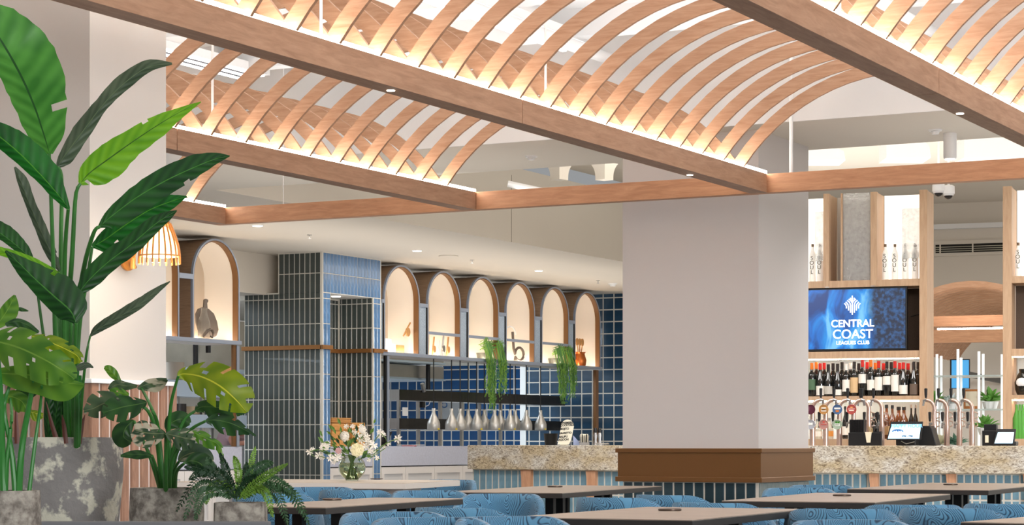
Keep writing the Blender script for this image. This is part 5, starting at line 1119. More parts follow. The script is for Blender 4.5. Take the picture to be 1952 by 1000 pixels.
# ------------------------------------------------------------------ vase and flowers on the white table
c = PZ(671, 915.5, .765); Yv = c.y; mv = Yv/FPX; vx = c.x
t = T('glass_vase', 'round clear glass vase on the long white table', 'vase', (vx, Yv, .766))
R_ = 26*mv; zc_ = .766+R_*.92
pr = [(R_*.45, 0)]+[(R_*math.cos(a), R_*.95+R_*.95*math.sin(a)) for a in [-1.05+i*.19 for i in range(12)]]
part(MB().lathe(pr+[(pr[-1][0]-.004, pr[-1][1])]+[(max(r_-.004, .001), z_) for r_, z_ in pr[::-1]], vx, Yv, 28, .766, close=True), 'vase_body', mat('vase_glass', (238, 244, 236), .02, trans=1, ior=1.25), t, smooth=True)
part(MB().lathe([(R_*.4, .008)]+[((R_-.006)*math.cos(a), R_*.95+(R_-.004)*.95*math.sin(a)) for a in [-1.0+i*.2 for i in range(8)]], vx, Yv, 24, .766), 'water', mat('vase_water', (214, 222, 190), .02, trans=1, ior=1.2), t, smooth=True)
bq = T('flower_bouquet', 'white and cream bouquet with green leaves in the round vase', 'flowers', (vx, Yv, .78))
rr = random.Random(11); petal = mat('petal_white', (246, 240, 228), .6); petc = mat('petal_cream', (246, 238, 200), .6); petp = mat('petal_pink', (214, 172, 172), .6)
lfg = mat('bouquet_leaf', (98, 136, 60), .5); lfd = mat('bouquet_leaf_dark', (48, 84, 48), .5); sgn = mat('bouquet_stem', (92, 124, 58), .5)
def F(px, py, d=0): p = P(px, py, Yv+d); return p
neck = Vector((vx, Yv, .766+R_*1.85))
b = MB()
for k in range(22):
    a = rr.uniform(0, 6.28); b.tube([(vx+R_*.45*math.cos(a), Yv+R_*.45*math.sin(a), .775), (vx-R_*.3*math.cos(a+.5), Yv-R_*.3*math.sin(a+.5), neck.z)], .0035, 5)
part(b, 'stems', sgn, bq)
def rose(px, py, r_, m, d=-.08, nm='rose'):
    c = F(px, py, d); R0 = r_*mv; b = MB()
    for ring, (n_, rad, tilt) in enumerate(((8, 1.0, .9), (7, .8, .6), (5, .55, .3), (4, .3, .1))):
        for k in range(n_):
            a = 6.283*k/n_+ring*.5; u_ = Vector((math.cos(a), 0, math.sin(a))); v_ = Vector((-math.sin(a), 0, math.cos(a))); dn = Vector((0, -1, 0))
            p0 = c+u_*R0*rad*.25; p1 = c+u_*R0*rad*.75+v_*R0*.42*rad+dn*R0*(.5-tilt*.3); p2 = c+u_*R0*rad+dn*R0*(.55-tilt*.55); p3 = c+u_*R0*rad*.75-v_*R0*.42*rad+dn*R0*(.5-tilt*.3)
            b.add([tuple(p0), tuple(p1), tuple(p2), tuple(p3)], [(0, 1, 2, 3)])
    b.ball((c.x, c.y+R0*.15, c.z), R0*.72, (1, .7, 1), 10, 7)
    part(b, nm, m, bq); part(MB().tube([tuple(c), tuple(neck)], .003, 4), 'stem', sgn, bq)
def mum(px, py, r_, m, d=-.1):
    c = F(px, py, d); R0 = r_*mv; b = MB().ball(tuple(c), R0*.82, (1, .8, 1), 12, 8)
    for k in range(90):
        v_ = Vector((rr.uniform(-1, 1), -rr.uniform(.1, 1), rr.uniform(-1, 1))).normalized(); s = v_.cross(Vector((0, 0, 1))).normalized()*R0*.13; u_ = v_.cross(s).normalized()*R0*.1
        e_ = c+v_*R0; b.add([tuple(c+v_*R0*.7+s), tuple(e_+s*.4+u_), tuple(e_-s*.4+u_), tuple(c+v_*R0*.7-s)], [(0, 1, 2, 3)])
    part(b, 'chrysanthemum', m, bq)
mum(657, 830.5, 11, petal); rose(681, 857, 14, petc); rose(645, 858.5, 6.5, petp, nm='rose_bud')
rose(691, 818, 8, petal, 0); rose(620, 850, 9, petal, .02)
def daisy(px, py, r_, d=0, m=petal, parent=bq):
    c = F(px, py, d); R0 = r_*mv; b = MB(); tl = Vector((rr.uniform(-.5, .5), -1, rr.uniform(-.2, .6))).normalized(); u0 = tl.cross(Vector((0, 0, 1))).normalized(); v0 = tl.cross(u0)
    for k in range(7):
        a = 6.283*k/7+rr.uniform(-.2, .2); u_ = u0*math.cos(a)+v0*math.sin(a); s = tl.cross(u_)*R0*.22; b.add([tuple(c), tuple(c+u_*R0*.6+s+tl*R0*.15), tuple(c+u_*R0), tuple(c+u_*R0*.6-s+tl*R0*.15)], [(0, 1, 2, 3)])
    b.ball(tuple(c+tl*R0*.1), R0*.2, seg=6, rings=4); part(b, 'small_flower', m, parent)
for px, py, r_ in ((590, 861, 8), (607, 868, 9), (596, 855, 5), (630, 872, 9), (643, 871, 9), (652, 876, 8), (637, 880, 7), (672, 812, 6), (682, 830, 8), (693, 827, 8), (700, 832, 8), (702, 842, 9), (712, 848, 10), (690, 838, 9), (697, 850, 8), (676, 823, 7), (706, 858, 7), (725, 823, 8), (731, 828, 6), (722, 832, 5), (759, 836, 10), (741, 846, 5), (733, 852, 5), (718, 872, 6), (703, 876, 5), (625, 845, 7), (613, 853, 6), (660, 812, 6), (688, 812, 6), (648, 862, 6), (615, 872, 5), (716, 862, 6)):
    daisy(px, py, r_, rr.uniform(-.12, .06))
for pts in (((591, 860), (600, 857), (615, 856), (640, 868)), ((608, 868), (620, 872), (645, 880)), ((759, 836), (748, 839), (730, 848), (705, 864)), ((725, 824), (735, 834), (738, 842), (712, 866)), ((596, 856), (594, 866), (600, 870)), ((735, 853), (722, 862), (700, 876)), ((728, 822), (715, 838), (695, 866))):
    part(MB().tube([tuple(F(*p, rr.uniform(-.04, .02))) for p in pts]+[tuple(neck)] if len(pts) > 3 else [tuple(F(*p)) for p in pts], .0035, 5), 'stem', sgn, bq)
for k in range(95):
    dk = k % 3 == 0; cx, cy = rr.gauss(657 if not dk else 665, 23), rr.gauss(848, 18)
    if cy > 884: continue
    c = F(cx, cy, rr.uniform(-.06, .1)); a = math.atan2(-(cy-880), cx-671)+rr.uniform(-.5, .5); L = rr.uniform(10, 18)*mv; u_ = Vector((math.cos(a), rr.uniform(-.5, .3), math.sin(a))).normalized(); s = u_.cross(Vector((0, 1, .2))).normalized()*L*.2
    part(MB().add([tuple(c), tuple(c+u_*L*.5+s), tuple(c+u_*L), tuple(c+u_*L*.5-s), tuple(c+u_*L*.5+Vector((0, .006, -.004)))], [(0, 1, 4), (1, 2, 4), (2, 3, 4), (3, 0, 4)]), 'leaf', lfd if dk else lfg, bq)

# ------------------------------------------------------------------ wall lamp
lampw = mat('amber_timber', (214, 140, 62), .45, var=.15, vscale=10)
lc_ = P(304, 500, 10.25); z0 = zz(503, 10.25); z1 = zz(425, 10.25)
plc = loc(P(240, 500, hx(240, nP)[2])); t = T('wall_lamp', 'timber slatted basket wall lamp glowing beside the left pillar', 'wall lamp', (nP+.001, plc.y, z0), TH)
L0 = loc(lc_)
def pr_(h): return .052+.046*math.sin(min(1, (1-h)*1.15)*math.pi/2)
H = z1-z0
part(MB().lathe([(pr_(i/8)-.012, .035+(H-.055)*i/8) for i in range(9)], L0.x, L0.y, 24, z0, close=True), 'inner_shade', emat('lamp_glow', (255, 226, 178), 2.2), t, smooth=True)
for k in range(20):
    a = 6.283*k/20; part(MB().tube([(L0.x+pr_(i/8)*math.cos(a), L0.y+pr_(i/8)*math.sin(a), z0+(H)*i/8) for i in range(9)], .0042, 5), 'slat', lampw, t)
for h, nm in ((.18, 'lower_ring'), (.96, 'upper_ring')):
    r0 = pr_(h)-.004; part(MB().lathe([(r0, 0), (r0+.005, 0), (r0+.005, .006), (r0, .006)], L0.x, L0.y, 28, z0+H*h, close=True), nm, lampw, t)
part(MB().lathe([(.0, 0), (.028, .01), (.03, .06), (.02, .08)], L0.x, L0.y, 14, z0+H*.5), 'bulb', emat('bulb_hot', (255, 236, 200), 12), t, smooth=True)
part(MB().lathe([(.045, 0), (.05, .008), (.0, .012)], L0.x, L0.y, 16, z0+H), 'top_cap', lampw, t)
c5 = loc(P(253, 512, 10.5)); part(MB().lathe([(.014, 0), (.014, .1)], c5.x, c5.y, 14, zz(512, 10.5)), 'barrel', lampw, t)
b = MB(); ys = plc.y; b.lathe([(.05, 0), (.055, .006), (.055, .018), (.04, .024)], 0, 0, 24, 0); b.v = [(nP+.001+v[2], ys+v[0], zz(490, 10.6)+v[1]) for v in b.v]; part(b, 'wall_plate', lampw, t)
part(MB().tube([(nP+.02, ys, zz(490, 10.6)), (nP+.06, ys, zz(505, 10.6)), (c5.x, c5.y, zz(500, 10.5)), ], .008, 8), 'arm', lampw, t); part(MB().tube([(c5.x, c5.y, zz(492, 10.5)), (L0.x-.05, L0.y, z1+.02), (L0.x, L0.y, z1+.01)], .007, 8), 'arm', lampw, t)
pl_ = bpy.data.lights.new('wall_lamp_light', 'POINT'); pl_.energy = 9; pl_.color = (1, .86, .68); pl_.shadow_soft_size = .05
po = bpy.data.objects.new('wall_lamp_light', pl_); COL.objects.link(po); po.location = tuple(fw((L0.x-.01, L0.y, z0-.04)))

# ------------------------------------------------------------------ planters
Yt = 6.2
tr = T('planter_trough', 'grey planter trough rim along the bottom left edge of the picture', 'planter', (P(200, 990, Yt).x, Yt, 0))
tx0, tx1 = -2.2, P(514, 990, Yt).x; zr = zz(993.5, Yt); grt = mat('trough_grey', (118, 118, 120), .7, var=.1)
part(MB().box(tx0, tx1, Yt, Yt+.04, 0, zr), 'front_panel', grt, tr, bev=.004); part(MB().box(tx1-.03, tx1, Yt+.041, Yt+1.6, 0, .68), 'end_panel', grt, tr)
part(MB().box(tx0, tx1-.031, Yt+.041, Yt+1.6, .58, .62), 'shelf', grt, tr)
def pot(px, ytop, Y_, rtop, rmid, rbot, m, lb, zb=.621, sq=False):
    c = P(px, ytop, Y_); H = c.z-zb; t = T('plant_pot', lb, 'plant pot', (c.x, c.y, zb))
    pr = [(rbot, 0), (rbot+(rmid-rbot)*.6, H*.35), (rmid, H*.75), (rtop, H), (rtop-.015, H), (rtop-.02, H-.02), (.0, H-.03)]
    b = MB().lathe(pr, c.x, c.y, 40, zb)
    if sq:
        v2 = []
        for v in b.v:
            dx, dy = v[0]-c.x, v[1]-c.y; r_ = math.hypot(dx, dy) or 1; k = 1/max(abs(dx/r_), abs(dy/r_), .5)**.75; v2.append((c.x+dx*min(k, 1.22)*.93, c.y+dy*min(k, 1.22)*.93, v[2]))
        b.v = v2
    part(b, 'pot_body', m, t, smooth=True); return t, c
m7 = 7.4/FPX
pot(119, 833, 7.4, 113*m7, 115*m7, 92*m7, potbig, 'large weathered white and grey planter holding the tall banana-like plant')
pot(318, 929, 6.9, 69*6.9/FPX, 71*6.9/FPX, 66*6.9/FPX, potsm, 'rough concrete pot holding the spotted split-leaf plant', sq=False)
pot(459, 957, 6.5, 53*6.5/FPX, 54*6.5/FPX, 52*6.5/FPX, potsm, 'small rough concrete pot holding the fern', sq=True)
pot(20, 934, 5.9, 56*5.9/FPX, 58*5.9/FPX, 58*5.9/FPX, potsm, 'small rough concrete pot at the bottom left corner', zb=.55)

def leafmat(name, c1, c2, rib, freq=70, rough=.4):
    """blade colour with side veins (UV.y = along, UV.x = across)"""
    m = mat(name, c1, rough, spec=.5); nt = m.node_tree; b = nt.nodes['Principled BSDF']
    uv = nt.nodes.new('ShaderNodeUVMap'); sp_ = nt.nodes.new('ShaderNodeSeparateXYZ'); nt.links.new(uv.outputs[0], sp_.inputs[0])
    ab = nt.nodes.new('ShaderNodeMath'); ab.operation = 'ABSOLUTE'; nt.links.new(sp_.outputs[0], ab.inputs[0])
    ma = nt.nodes.new('ShaderNodeMath'); ma.operation = 'MULTIPLY_ADD'; ma.inputs[1].default_value = -.12; nt.links.new(ab.outputs[0], ma.inputs[0]); nt.links.new(sp_.outputs[1], ma.inputs[2])
    mu = nt.nodes.new('ShaderNodeMath'); mu.operation = 'MULTIPLY'; mu.inputs[1].default_value = freq; nt.links.new(ma.outputs[0], mu.inputs[0])
    si = nt.nodes.new('ShaderNodeMath'); si.operation = 'SINE'; nt.links.new(mu.outputs[0], si.inputs[0])
    mr = nt.nodes.new('ShaderNodeMapRange'); mr.inputs[1].default_value = -1; nt.links.new(si.outputs[0], mr.inputs[0])
    n = nt.nodes.new('ShaderNodeTexNoise'); n.inputs['Scale'].default_value = 9; tc = nt.nodes.new('ShaderNodeTexCoord'); nt.links.new(tc.outputs['Object'], n.inputs['Vector'])
    av = nt.nodes.new('ShaderNodeMath'); av.operation = 'MULTIPLY_ADD'; av.inputs[1].default_value = .25; nt.links.new(mr.outputs[0], av.inputs[0]); nt.links.new(n.outputs[0], av.inputs[2])
    r = nt.nodes.new('ShaderNodeValToRGB'); e = r.color_ramp.elements; e[0].position = .42; e[1].position = .85; e[0].color = lin(c2); e[1].color = lin(c1); nt.links.new(av.outputs[0], r.inputs[0])
    lt_ = nt.nodes.new('ShaderNodeMath'); lt_.operation = 'LESS_THAN'; lt_.inputs[1].default_value = .035; nt.links.new(ab.outputs[0], lt_.inputs[0])
    mx = nt.nodes.new('ShaderNodeMix'); mx.data_type = 'RGBA'; nt.links.new(lt_.outputs[0], mx.inputs[0]); nt.links.new(r.outputs[0], mx.inputs[6]); mx.inputs[7].default_value = lin(rib); nt.links.new(mx.outputs[2], b.inputs['Base Color'])
    bp = nt.nodes.new('ShaderNodeBump'); bp.inputs['Strength'].default_value = .3; bp.inputs['Distance'].default_value = .004; nt.links.new(mr.outputs[0], bp.inputs['Height']); nt.links.new(bp.outputs[0], b.inputs['Normal'])
    # thin leaf lets some light through
    tr_ = nt.nodes.new('ShaderNodeBsdfTranslucent'); nt.links.new(mx.outputs[2], tr_.inputs[0]); ms = nt.nodes.new('ShaderNodeMixShader'); ms.inputs[0].default_value = .3
    out = nt.nodes['Material Output']; nt.links.new(b.outputs[0], ms.inputs[1]); nt.links.new(tr_.outputs[0], ms.inputs[2]); nt.links.new(ms.outputs[0], out.inputs[0])
    return m
def catmull(pts, n):
    out = []; P_ = [pts[0]]+list(pts)+[pts[-1]]
    for i in range(n+1):
        t_ = i/n*(len(pts)-1); k = min(int(t_), len(pts)-2); f = t_-k; a, b_, c, d_ = P_[k:k+4]
        out.append(tuple(.5*((2*b_[j])+(-a[j]+c[j])*f+(2*a[j]-5*b_[j]+4*c[j]-d_[j])*f*f+(-a[j]+3*b_[j]-3*c[j]+d_[j])*f**3) for j in range(len(a))))
    return out
def blade(name, parent, pts, m, fold=.25, n=26, tears=(), jag=.05, seed=0, thick=.0012, curl=.0):
    """pts: (px, py, Y, width_left, width_right) in photo pixels, base to tip; left/right as seen walking along it"""
    r = random.Random(seed+len(name)); C_ = catmull(pts, n); V = []; FS = []; UV = []; cols = 4
    for i, (px, py, Y_, wl, wr) in enumerate(C_):
        p = P(px, py, Y_); a, b_ = C_[max(i-1, 0)], C_[min(i+1, n)]; d_ = P(b_[0], b_[1], b_[2])-P(a[0], a[1], a[2]); d_.normalize()
        s = d_.cross(Vector((0, 1, 0))); s.normalize(); up = s.cross(d_).normalized()
        k = Y_/FPX; jl = 1+r.uniform(-jag, jag); jr = 1+r.uniform(-jag, jag)
        for c in range(-cols, cols+1):
            f = c/cols; w_ = (wl*jl if f < 0 else wr*jr)*k; q = p+s*(f*w_)+up*(abs(f)**1.3*fold*w_)+Vector((0, 0, -1))*curl*abs(f)**2*w_
            V.append(tuple(q)); UV.append((f, i/n))
    st = 2*cols+1
    for i in range(n):
        for c in range(2*cols):
            fm = (c+.5)/cols-1
            if any(abs((i+.5)/n-t_[0]+.03*abs(fm)) < t_[1]*max(0, abs(fm)-.25) and t_[2]*fm > 0 for t_ in tears): continue
            FS.append((i*st+c, i*st+c+1, (i+1)*st+c+1, (i+1)*st+c))
    g_ = ORG[parent.name]; me = bpy.data.meshes.new(name); me.from_pydata([(v[0]-g_[0], v[1]-g_[1], v[2]-g_[2]) for v in V], [], FS); l = me.uv_layers.new(name='UVMap')
    for li, lo in enumerate(me.loops): l.data[li].uv = UV[lo.vertex_index]
    for p in me.polygons: p.use_smooth = True
    me.materials.append(m); o = link(name, me, parent); return o
def stalk(parent, pts, r, m=stemg, name='stalk'):
    C_ = catmull(pts, 14); rs = [r*(1.25-.6*i/14) for i in range(15)]
    return part(MB().tube([tuple(P(*p[:3])) for p in C_], rs, 8), name, m, parent, smooth=True)
G1 = leafmat('leaf_mid_green', (84, 152, 62), (52, 116, 40), (40, 84, 40)); G2 = leafmat('leaf_bright_green', (118, 178, 30), (88, 152, 16), (48, 92, 20))
G3 = leafmat('leaf_dark_green', (38, 92, 34), (22, 62, 24), (70, 132, 50)); G4 = leafmat('leaf_grey_green', (84, 100, 78), (56, 74, 54), (100, 118, 84)); G5 = leafmat('leaf_deep_green', (24, 110, 28), (10, 76, 18), (80, 150, 40))
Yp = 7.4; bc = P(119, 833, Yp)
bp_ = T('tall_plant', 'tall broad leaved plant with upright stems in the big weathered planter', 'plant', (bc.x, bc.y, bc.z-.03))
L = [('leaf', [(95, 294, 7.3, 6, 6), (84, 258, 7.25, 40, 30), (66, 205, 7.2, 62, 36), (42, 150, 7.15, 78, 38), (12, 95, 7.1, 74, 34), (-22, 42, 7.1, 50, 26), (-50, 5, 7.1, 6, 4)], G1, .12, ((.33, .022, -1), (.78, .02, 1))),
     ('leaf', [(110, 318, 7.6, 4, 4), (122, 298, 7.6, 16, 12), (158, 250, 7.6, 14, 22), (196, 200, 7.6, 10, 18), (235, 160, 7.6, 12, 20), (282, 128, 7.6, 9, 16), (328, 121, 7.6, 2, 2)], G4, .5, ((.2, .02, -1),)),
     ('leaf', [(153, 350, 7.2, 5, 5), (170, 330, 7.2, 30, 22), (205, 304, 7.2, 36, 30), (250, 272, 7.2, 26, 26), (298, 240, 7.2, 22, 20), (340, 215, 7.2, 12, 10), (383, 194, 7.2, 1, 1)], G2, .2, ((.66, .03, 1), (.45, .015, -1), (.1, .03, -1))),
     ('leaf', [(132, 398, 7.0, 2, 4), (112, 372, 7.0, 16, 12), (80, 336, 7.0, 34, 14), (40, 295, 7.0, 36, 18), (5, 265, 7.0, 30, 18), (-30, 238, 7.0, 14, 12)], G5, .3, ((.45, .02, 1),)),
     ('leaf', [(190, 432, 7.1, 3, 4), (212, 412, 7.1, 26, 14), (262, 375, 7.1, 30, 22), (318, 343, 7.1, 26, 26), (372, 318, 7.1, 18, 24), (410, 303, 7.1, 10, 13), (438, 297, 7.1, 1, 1)], G3, .15, ((.16, .03, -1), (.62, .015, -1))),
     ('leaf', [(176, 470, 7.3, 3, 4), (200, 456, 7.3, 28, 16), (240, 428, 7.3, 22, 22), (285, 400, 7.3, 18, 20), (325, 384, 7.3, 14, 14), (356, 374, 7.3, 1, 1)], G5, .2, ((.3, .04, -1),)),
     ('leaf', [(148, 562, 6.9, 3, 4), (168, 535, 6.9, 17, 18), (205, 500, 6.9, 18, 22), (250, 466, 6.9, 18, 20), (292, 430, 6.9, 14, 18), (318, 412, 6.9, 9, 10), (337, 401, 6.9, 1, 1)], G3, .35, ()),
     ('leaf', [(64, 500, 7.5, 2, 3), (48, 482, 7.5, 12, 10), (22, 460, 7.5, 20, 10), (-5, 440, 7.5, 20, 10), (-30, 420, 7.5, 10, 6)], G3, .3, ()),
     ('leaf', [(113, 515, 7.5, 3, 3), (97, 480, 7.5, 10, 12), (74, 430, 7.5, 12, 10), (55, 385, 7.5, 11, 9), (40, 345, 7.5, 12, 8), (28, 318, 7.5, 2, 2)], G4, .5, ((.2, .03, -1),)),
     ('leaf', [(145, 616, 6.8, 3, 4), (134, 592, 6.8, 36, 26), (100, 562, 6.8, 44, 24), (65, 530, 6.8, 30, 20), (35, 500, 6.8, 14, 14), (10, 478, 6.8, 2, 2)], G3, .35, ((.55, .03, -1),)),
     ('leaf', [(132, 548, 7.2, 2, 2), (110, 524, 7.2, 6, 6), (70, 502, 7.2, 8, 6), (30, 488, 7.2, 10, 8), (-8, 476, 7.2, 8, 8)], G2, .3, ()),
     ('leaf', [(172, 640, 7.0, 2, 2), (188, 626, 7.0, 7, 10), (228, 603, 7.0, 8, 13), (268, 578, 7.0, 8, 12), (300, 553, 7.0, 5, 7), (324, 536, 7.0, 1, 1)], G4, .5, ())]
for i, (nm, pts, m_, fo, te) in enumerate(L): blade(nm, bp_, pts, m_, fo, 28, te, .04, i)
for pts, r_ in (([(120, 850, 7.4), (108, 700, 7.4), (100, 450, 7.35), (94, 292, 7.3)], .0085), ([(126, 850, 7.5), (118, 700, 7.5), (116, 480, 7.55), (118, 345, 7.6), (110, 318, 7.6)], .0085), ([(135, 850, 7.4), (128, 650, 7.35), (138, 480, 7.25), (144, 375, 7.2), (153, 350, 7.2)], .0085),
    ([(128, 850, 7.3), (122, 640, 7.2), (124, 480, 7.1), (130, 398, 7.0)], .0085), ([(140, 850, 7.4), (142, 650, 7.3), (158, 520, 7.2), (178, 445, 7.1), (190, 432, 7.1)], .0085), ([(144, 850, 7.4), (150, 640, 7.35), (168, 520, 7.3), (176, 470, 7.3)], .007),
    ([(142, 850, 7.3), (140, 700, 7.1), (145, 600, 7.0), (148, 560, 6.9)], .008), ([(100, 850, 7.5), (90, 700, 7.5), (76, 590, 7.5), (64, 500, 7.5)], .006), ([(118, 850, 7.5), (112, 700, 7.5), (110, 590, 7.5), (113, 515, 7.5)], .007), ([(146, 850, 7.2), (146, 740, 7.0), (143, 660, 6.85), (145, 616, 6.8)], .008),
    ([(150, 850, 7.2), (156, 760, 7.1), (164, 680, 7.0), (172, 640, 7.0)], .005), ([(130, 850, 7.3), (134, 700, 7.25), (136, 600, 7.2), (132, 548, 7.2)], .006)):
    stalk(bp_, pts, r_)
for k, (x0_, x1_, yt_, w_, mm) in enumerate(((105, 122, 690, 12, G3), (135, 138, 690, 13, G5), (92, 96, 700, 10, G3), (148, 152, 715, 8, G5), (118, 112, 720, 10, G3))):
    blade('sheath', bp_, [(x0_, 850, 7.3, w_*.5, w_*.5), (x0_, 800, 7.28, w_, w_), ((x0_+x1_)/2, 750, 7.27, w_*.9, w_*.9), (x1_, yt_, 7.26, w_*.4, w_*.4)], mm, .5, 12, (), 0, k)
rb = mat('reddish_sheath', (96, 52, 40), .5)
for x0_, x1_, yt_ in ((110, 88, 765), (125, 118, 790), (150, 162, 790), (32, 30, 755)): blade('dry_sheath', bp_, [(x0_, 845, 7.2, 5, 5), ((x0_+x1_)/2, 810, 7.2, 4, 4), (x1_, yt_, 7.2, .5, .5)], rb, .3, 8)

# split leaf plants
def split_leaf(parent, pts, m, n=40, lobes=6, cut=.55, fold=.15, seed=0, asym=0, curl=.15, name='leaf'):
    """heart-shaped blade with deep side cuts; pts (px,py,Y,wl,wr)"""
    C_ = catmull(pts, n); V = []; FS = []; UV = []; cols = 6; r = random.Random(seed); ph = r.uniform(0, .6)
    for i, (px, py, Y_, wl, wr) in enumerate(C_):
        p = P(px, py, Y_); a, b_ = C_[max(i-1, 0)], C_[min(i+1, n)]; d_ = (P(*b_[:3])-P(*a[:3])).normalized(); s = d_.cross(Vector((0, 1, 0))).normalized(); up = s.cross(d_).normalized(); k = Y_/FPX
        for c in range(-cols, cols+1):
            f = c/cols; w_ = (wl if f < 0 else wr)*k; q = p+s*(f*w_)+d_*(abs(f)**1.5*w_*.45)+up*(abs(f)*fold*w_)-Vector((0, 0, 1))*(curl*f*f*w_); V.append(tuple(q)); UV.append((f, i/n))
    st = 2*cols+1
    for i in range(n):
        t_ = (i+.5)/n
        for c in range(2*cols):
            fm = (c+.5)/cols-1; x = (t_*lobes+ph+(.5 if fm > 0 else 0)) % 1
            if lobes and abs(fm) > cut and x < .2 and .12 < t_ < .9: continue
            if lobes and .15 < abs(fm) < .34 and .3 < x < .5 and .25 < t_ < .75 and (i % 5 < 2): continue
            FS.append((i*st+c, i*st+c+1, (i+1)*st+c+1, (i+1)*st+c))
    g_ = ORG[parent.name]; me = bpy.data.meshes.new(name); me.from_pydata([(v[0]-g_[0], v[1]-g_[1], v[2]-g_[2]) for v in V], [], FS); l = me.uv_layers.new(name='UVMap')
    for li, lo in enumerate(me.loops): l.data[li].uv = UV[lo.vertex_index]
    for p in me.polygons: p.use_smooth = True
    me.materials.append(m); return link(name, me, parent)
M1 = leafmat('monstera_lime', (140, 158, 26), (104, 132, 14), (206, 206, 60), 30); M2 = leafmat('monstera_green', (104, 150, 44), (66, 116, 32), (120, 160, 60), 26); M3 = leafmat('monstera_dark', (52, 92, 42), (32, 64, 34), (84, 120, 60), 22)
def varieg():
    m = leafmat('monstera_variegated', (78, 98, 66), (46, 72, 50), (120, 130, 90), 20); nt = m.node_tree; mx = [n for n in nt.nodes if n.type == 'MIX'][0]; src = mx.outputs[2]
    tc = nt.nodes.new('ShaderNodeTexCoord'); n = nt.nodes.new('ShaderNodeTexNoise'); n.inputs['Scale'].default_value = 22; n.inputs['Detail'].default_value = 3; mp = nt.nodes.new('ShaderNodeMapping'); mp.inputs['Scale'].default_value = (.5, 1, 1.6); nt.links.new(tc.outputs['Object'], mp.inputs[0]); nt.links.new(mp.outputs[0], n.inputs['Vector'])
    r = nt.nodes.new('ShaderNodeValToRGB'); r.color_ramp.elements[0].position = .57; r.color_ramp.elements[1].position = .61; nt.links.new(n.outputs[0], r.inputs[0])
    m2 = nt.nodes.new('ShaderNodeMix'); m2.data_type = 'RGBA'; nt.links.new(r.outputs[0], m2.inputs[0]); nt.links.new(src, m2.inputs[6]); m2.inputs[7].default_value = lin((206, 194, 168)); nt.links.new(m2.outputs[2], nt.nodes['Principled BSDF'].inputs['Base Color']); return m
MV = varieg()
c = P(318, 929, 6.9); mp_ = T('split_leaf_plant', 'split-leaf plant with spotted and lime leaves in the concrete pot by the slats', 'plant', (c.x, c.y, c.z-.03))
SL = [([(338, 716, 6.8, 6, 6), (352, 712, 6.8, 26, 18), (385, 718, 6.75, 34, 42), (420, 736, 6.7, 34, 46), (450, 762, 6.7, 20, 34), (470, 785, 6.7, 2, 3)], M1, 6),
      ([(372, 783, 6.9, 4, 4), (385, 775, 6.9, 18, 14), (415, 776, 6.9, 20, 14), (445, 780, 6.9, 12, 10), (472, 781, 6.9, 4, 3)], M3, 4),
      ([(392, 802, 6.8, 4, 4), (410, 800, 6.8, 20, 16), (440, 806, 6.8, 20, 14), (465, 818, 6.8, 8, 7), (488, 830, 6.8, 1, 1)], M3, 4),
      ([(365, 822, 6.6, 4, 4), (378, 828, 6.6, 14, 12), (400, 838, 6.6, 14, 8), (418, 850, 6.6, 8, 6), (425, 882, 6.6, 1, 2)], M2, 3),
      ([(247, 770, 6.8, 5, 5), (228, 765, 6.8, 20, 18), (200, 768, 6.8, 30, 22), (178, 778, 6.8, 18, 14), (160, 782, 6.8, 3, 3)], MV, 4),
      ([(262, 740, 7.0, 3, 3), (280, 732, 7.0, 16, 10), (300, 727, 7.0, 14, 8), (318, 722, 7.0, 3, 2)], MV, 0),
      ([(262, 735, 7.0, 3, 3), (240, 735, 7.0, 10, 8), (222, 733, 7.0, 10, 8), (208, 742, 7.0, 3, 3)], MV, 0),
      ([(230, 728, 7.1, 3, 3), (218, 714, 7.1, 10, 8), (207, 703, 7.1, 8, 6), (199, 700, 7.1, 2, 2)], M2, 0),
      ([(280, 766, 6.7, 5, 5), (262, 770, 6.7, 20, 20), (235, 775, 6.7, 28, 24), (210, 782, 6.7, 18, 14), (196, 786, 6.7, 3, 3)], M3, 4),
      ([(255, 800, 6.9, 5, 5), (240, 815, 6.9, 22, 18), (236, 832, 6.9, 18, 14), (250, 842, 6.9, 3, 3)], M3, 0),
      ([(316, 826, 6.6, 6, 6), (300, 826, 6.6, 24, 22), (275, 824, 6.6, 26, 24), (256, 818, 6.6, 10, 10)], MV, 4),
      ([(316, 826, 6.58, 6, 6), (335, 830, 6.58, 22, 22), (355, 835, 6.58, 18, 18), (372, 838, 6.58, 3, 3)], MV, 4),
      ([(316, 818, 6.9, 5, 5), (326, 806, 6.9, 18, 18), (345, 798, 6.9, 18, 16), (362, 806, 6.9, 3, 3)], M3, 0),
      ([(290, 868, 6.7, 3, 3), (270, 866, 6.7, 10, 8), (250, 866, 6.7, 8, 6), (230, 868, 6.7, 2, 2)], M3, 0),
      ([(340, 878, 6.8, 4, 4), (352, 868, 6.8, 24, 16), (372, 862, 6.8, 26, 20), (392, 872, 6.8, 14, 14), (398, 888, 6.8, 3, 3)], MV, 0),
      ([(352, 880, 6.7, 4, 4), (368, 878, 6.7, 20, 22), (385, 886, 6.7, 20, 20), (385, 908, 6.7, 3, 3)], M3, 0),
      ([(246, 752, 6.95, 4, 4), (228, 748, 6.95, 12, 10), (210, 750, 6.95, 8, 8), (198, 756, 6.95, 2, 2)], M2, 3)]
for i, (pts, m_, lb_) in enumerate(SL): split_leaf(mp_, pts, m_, lobes=lb_, seed=i)
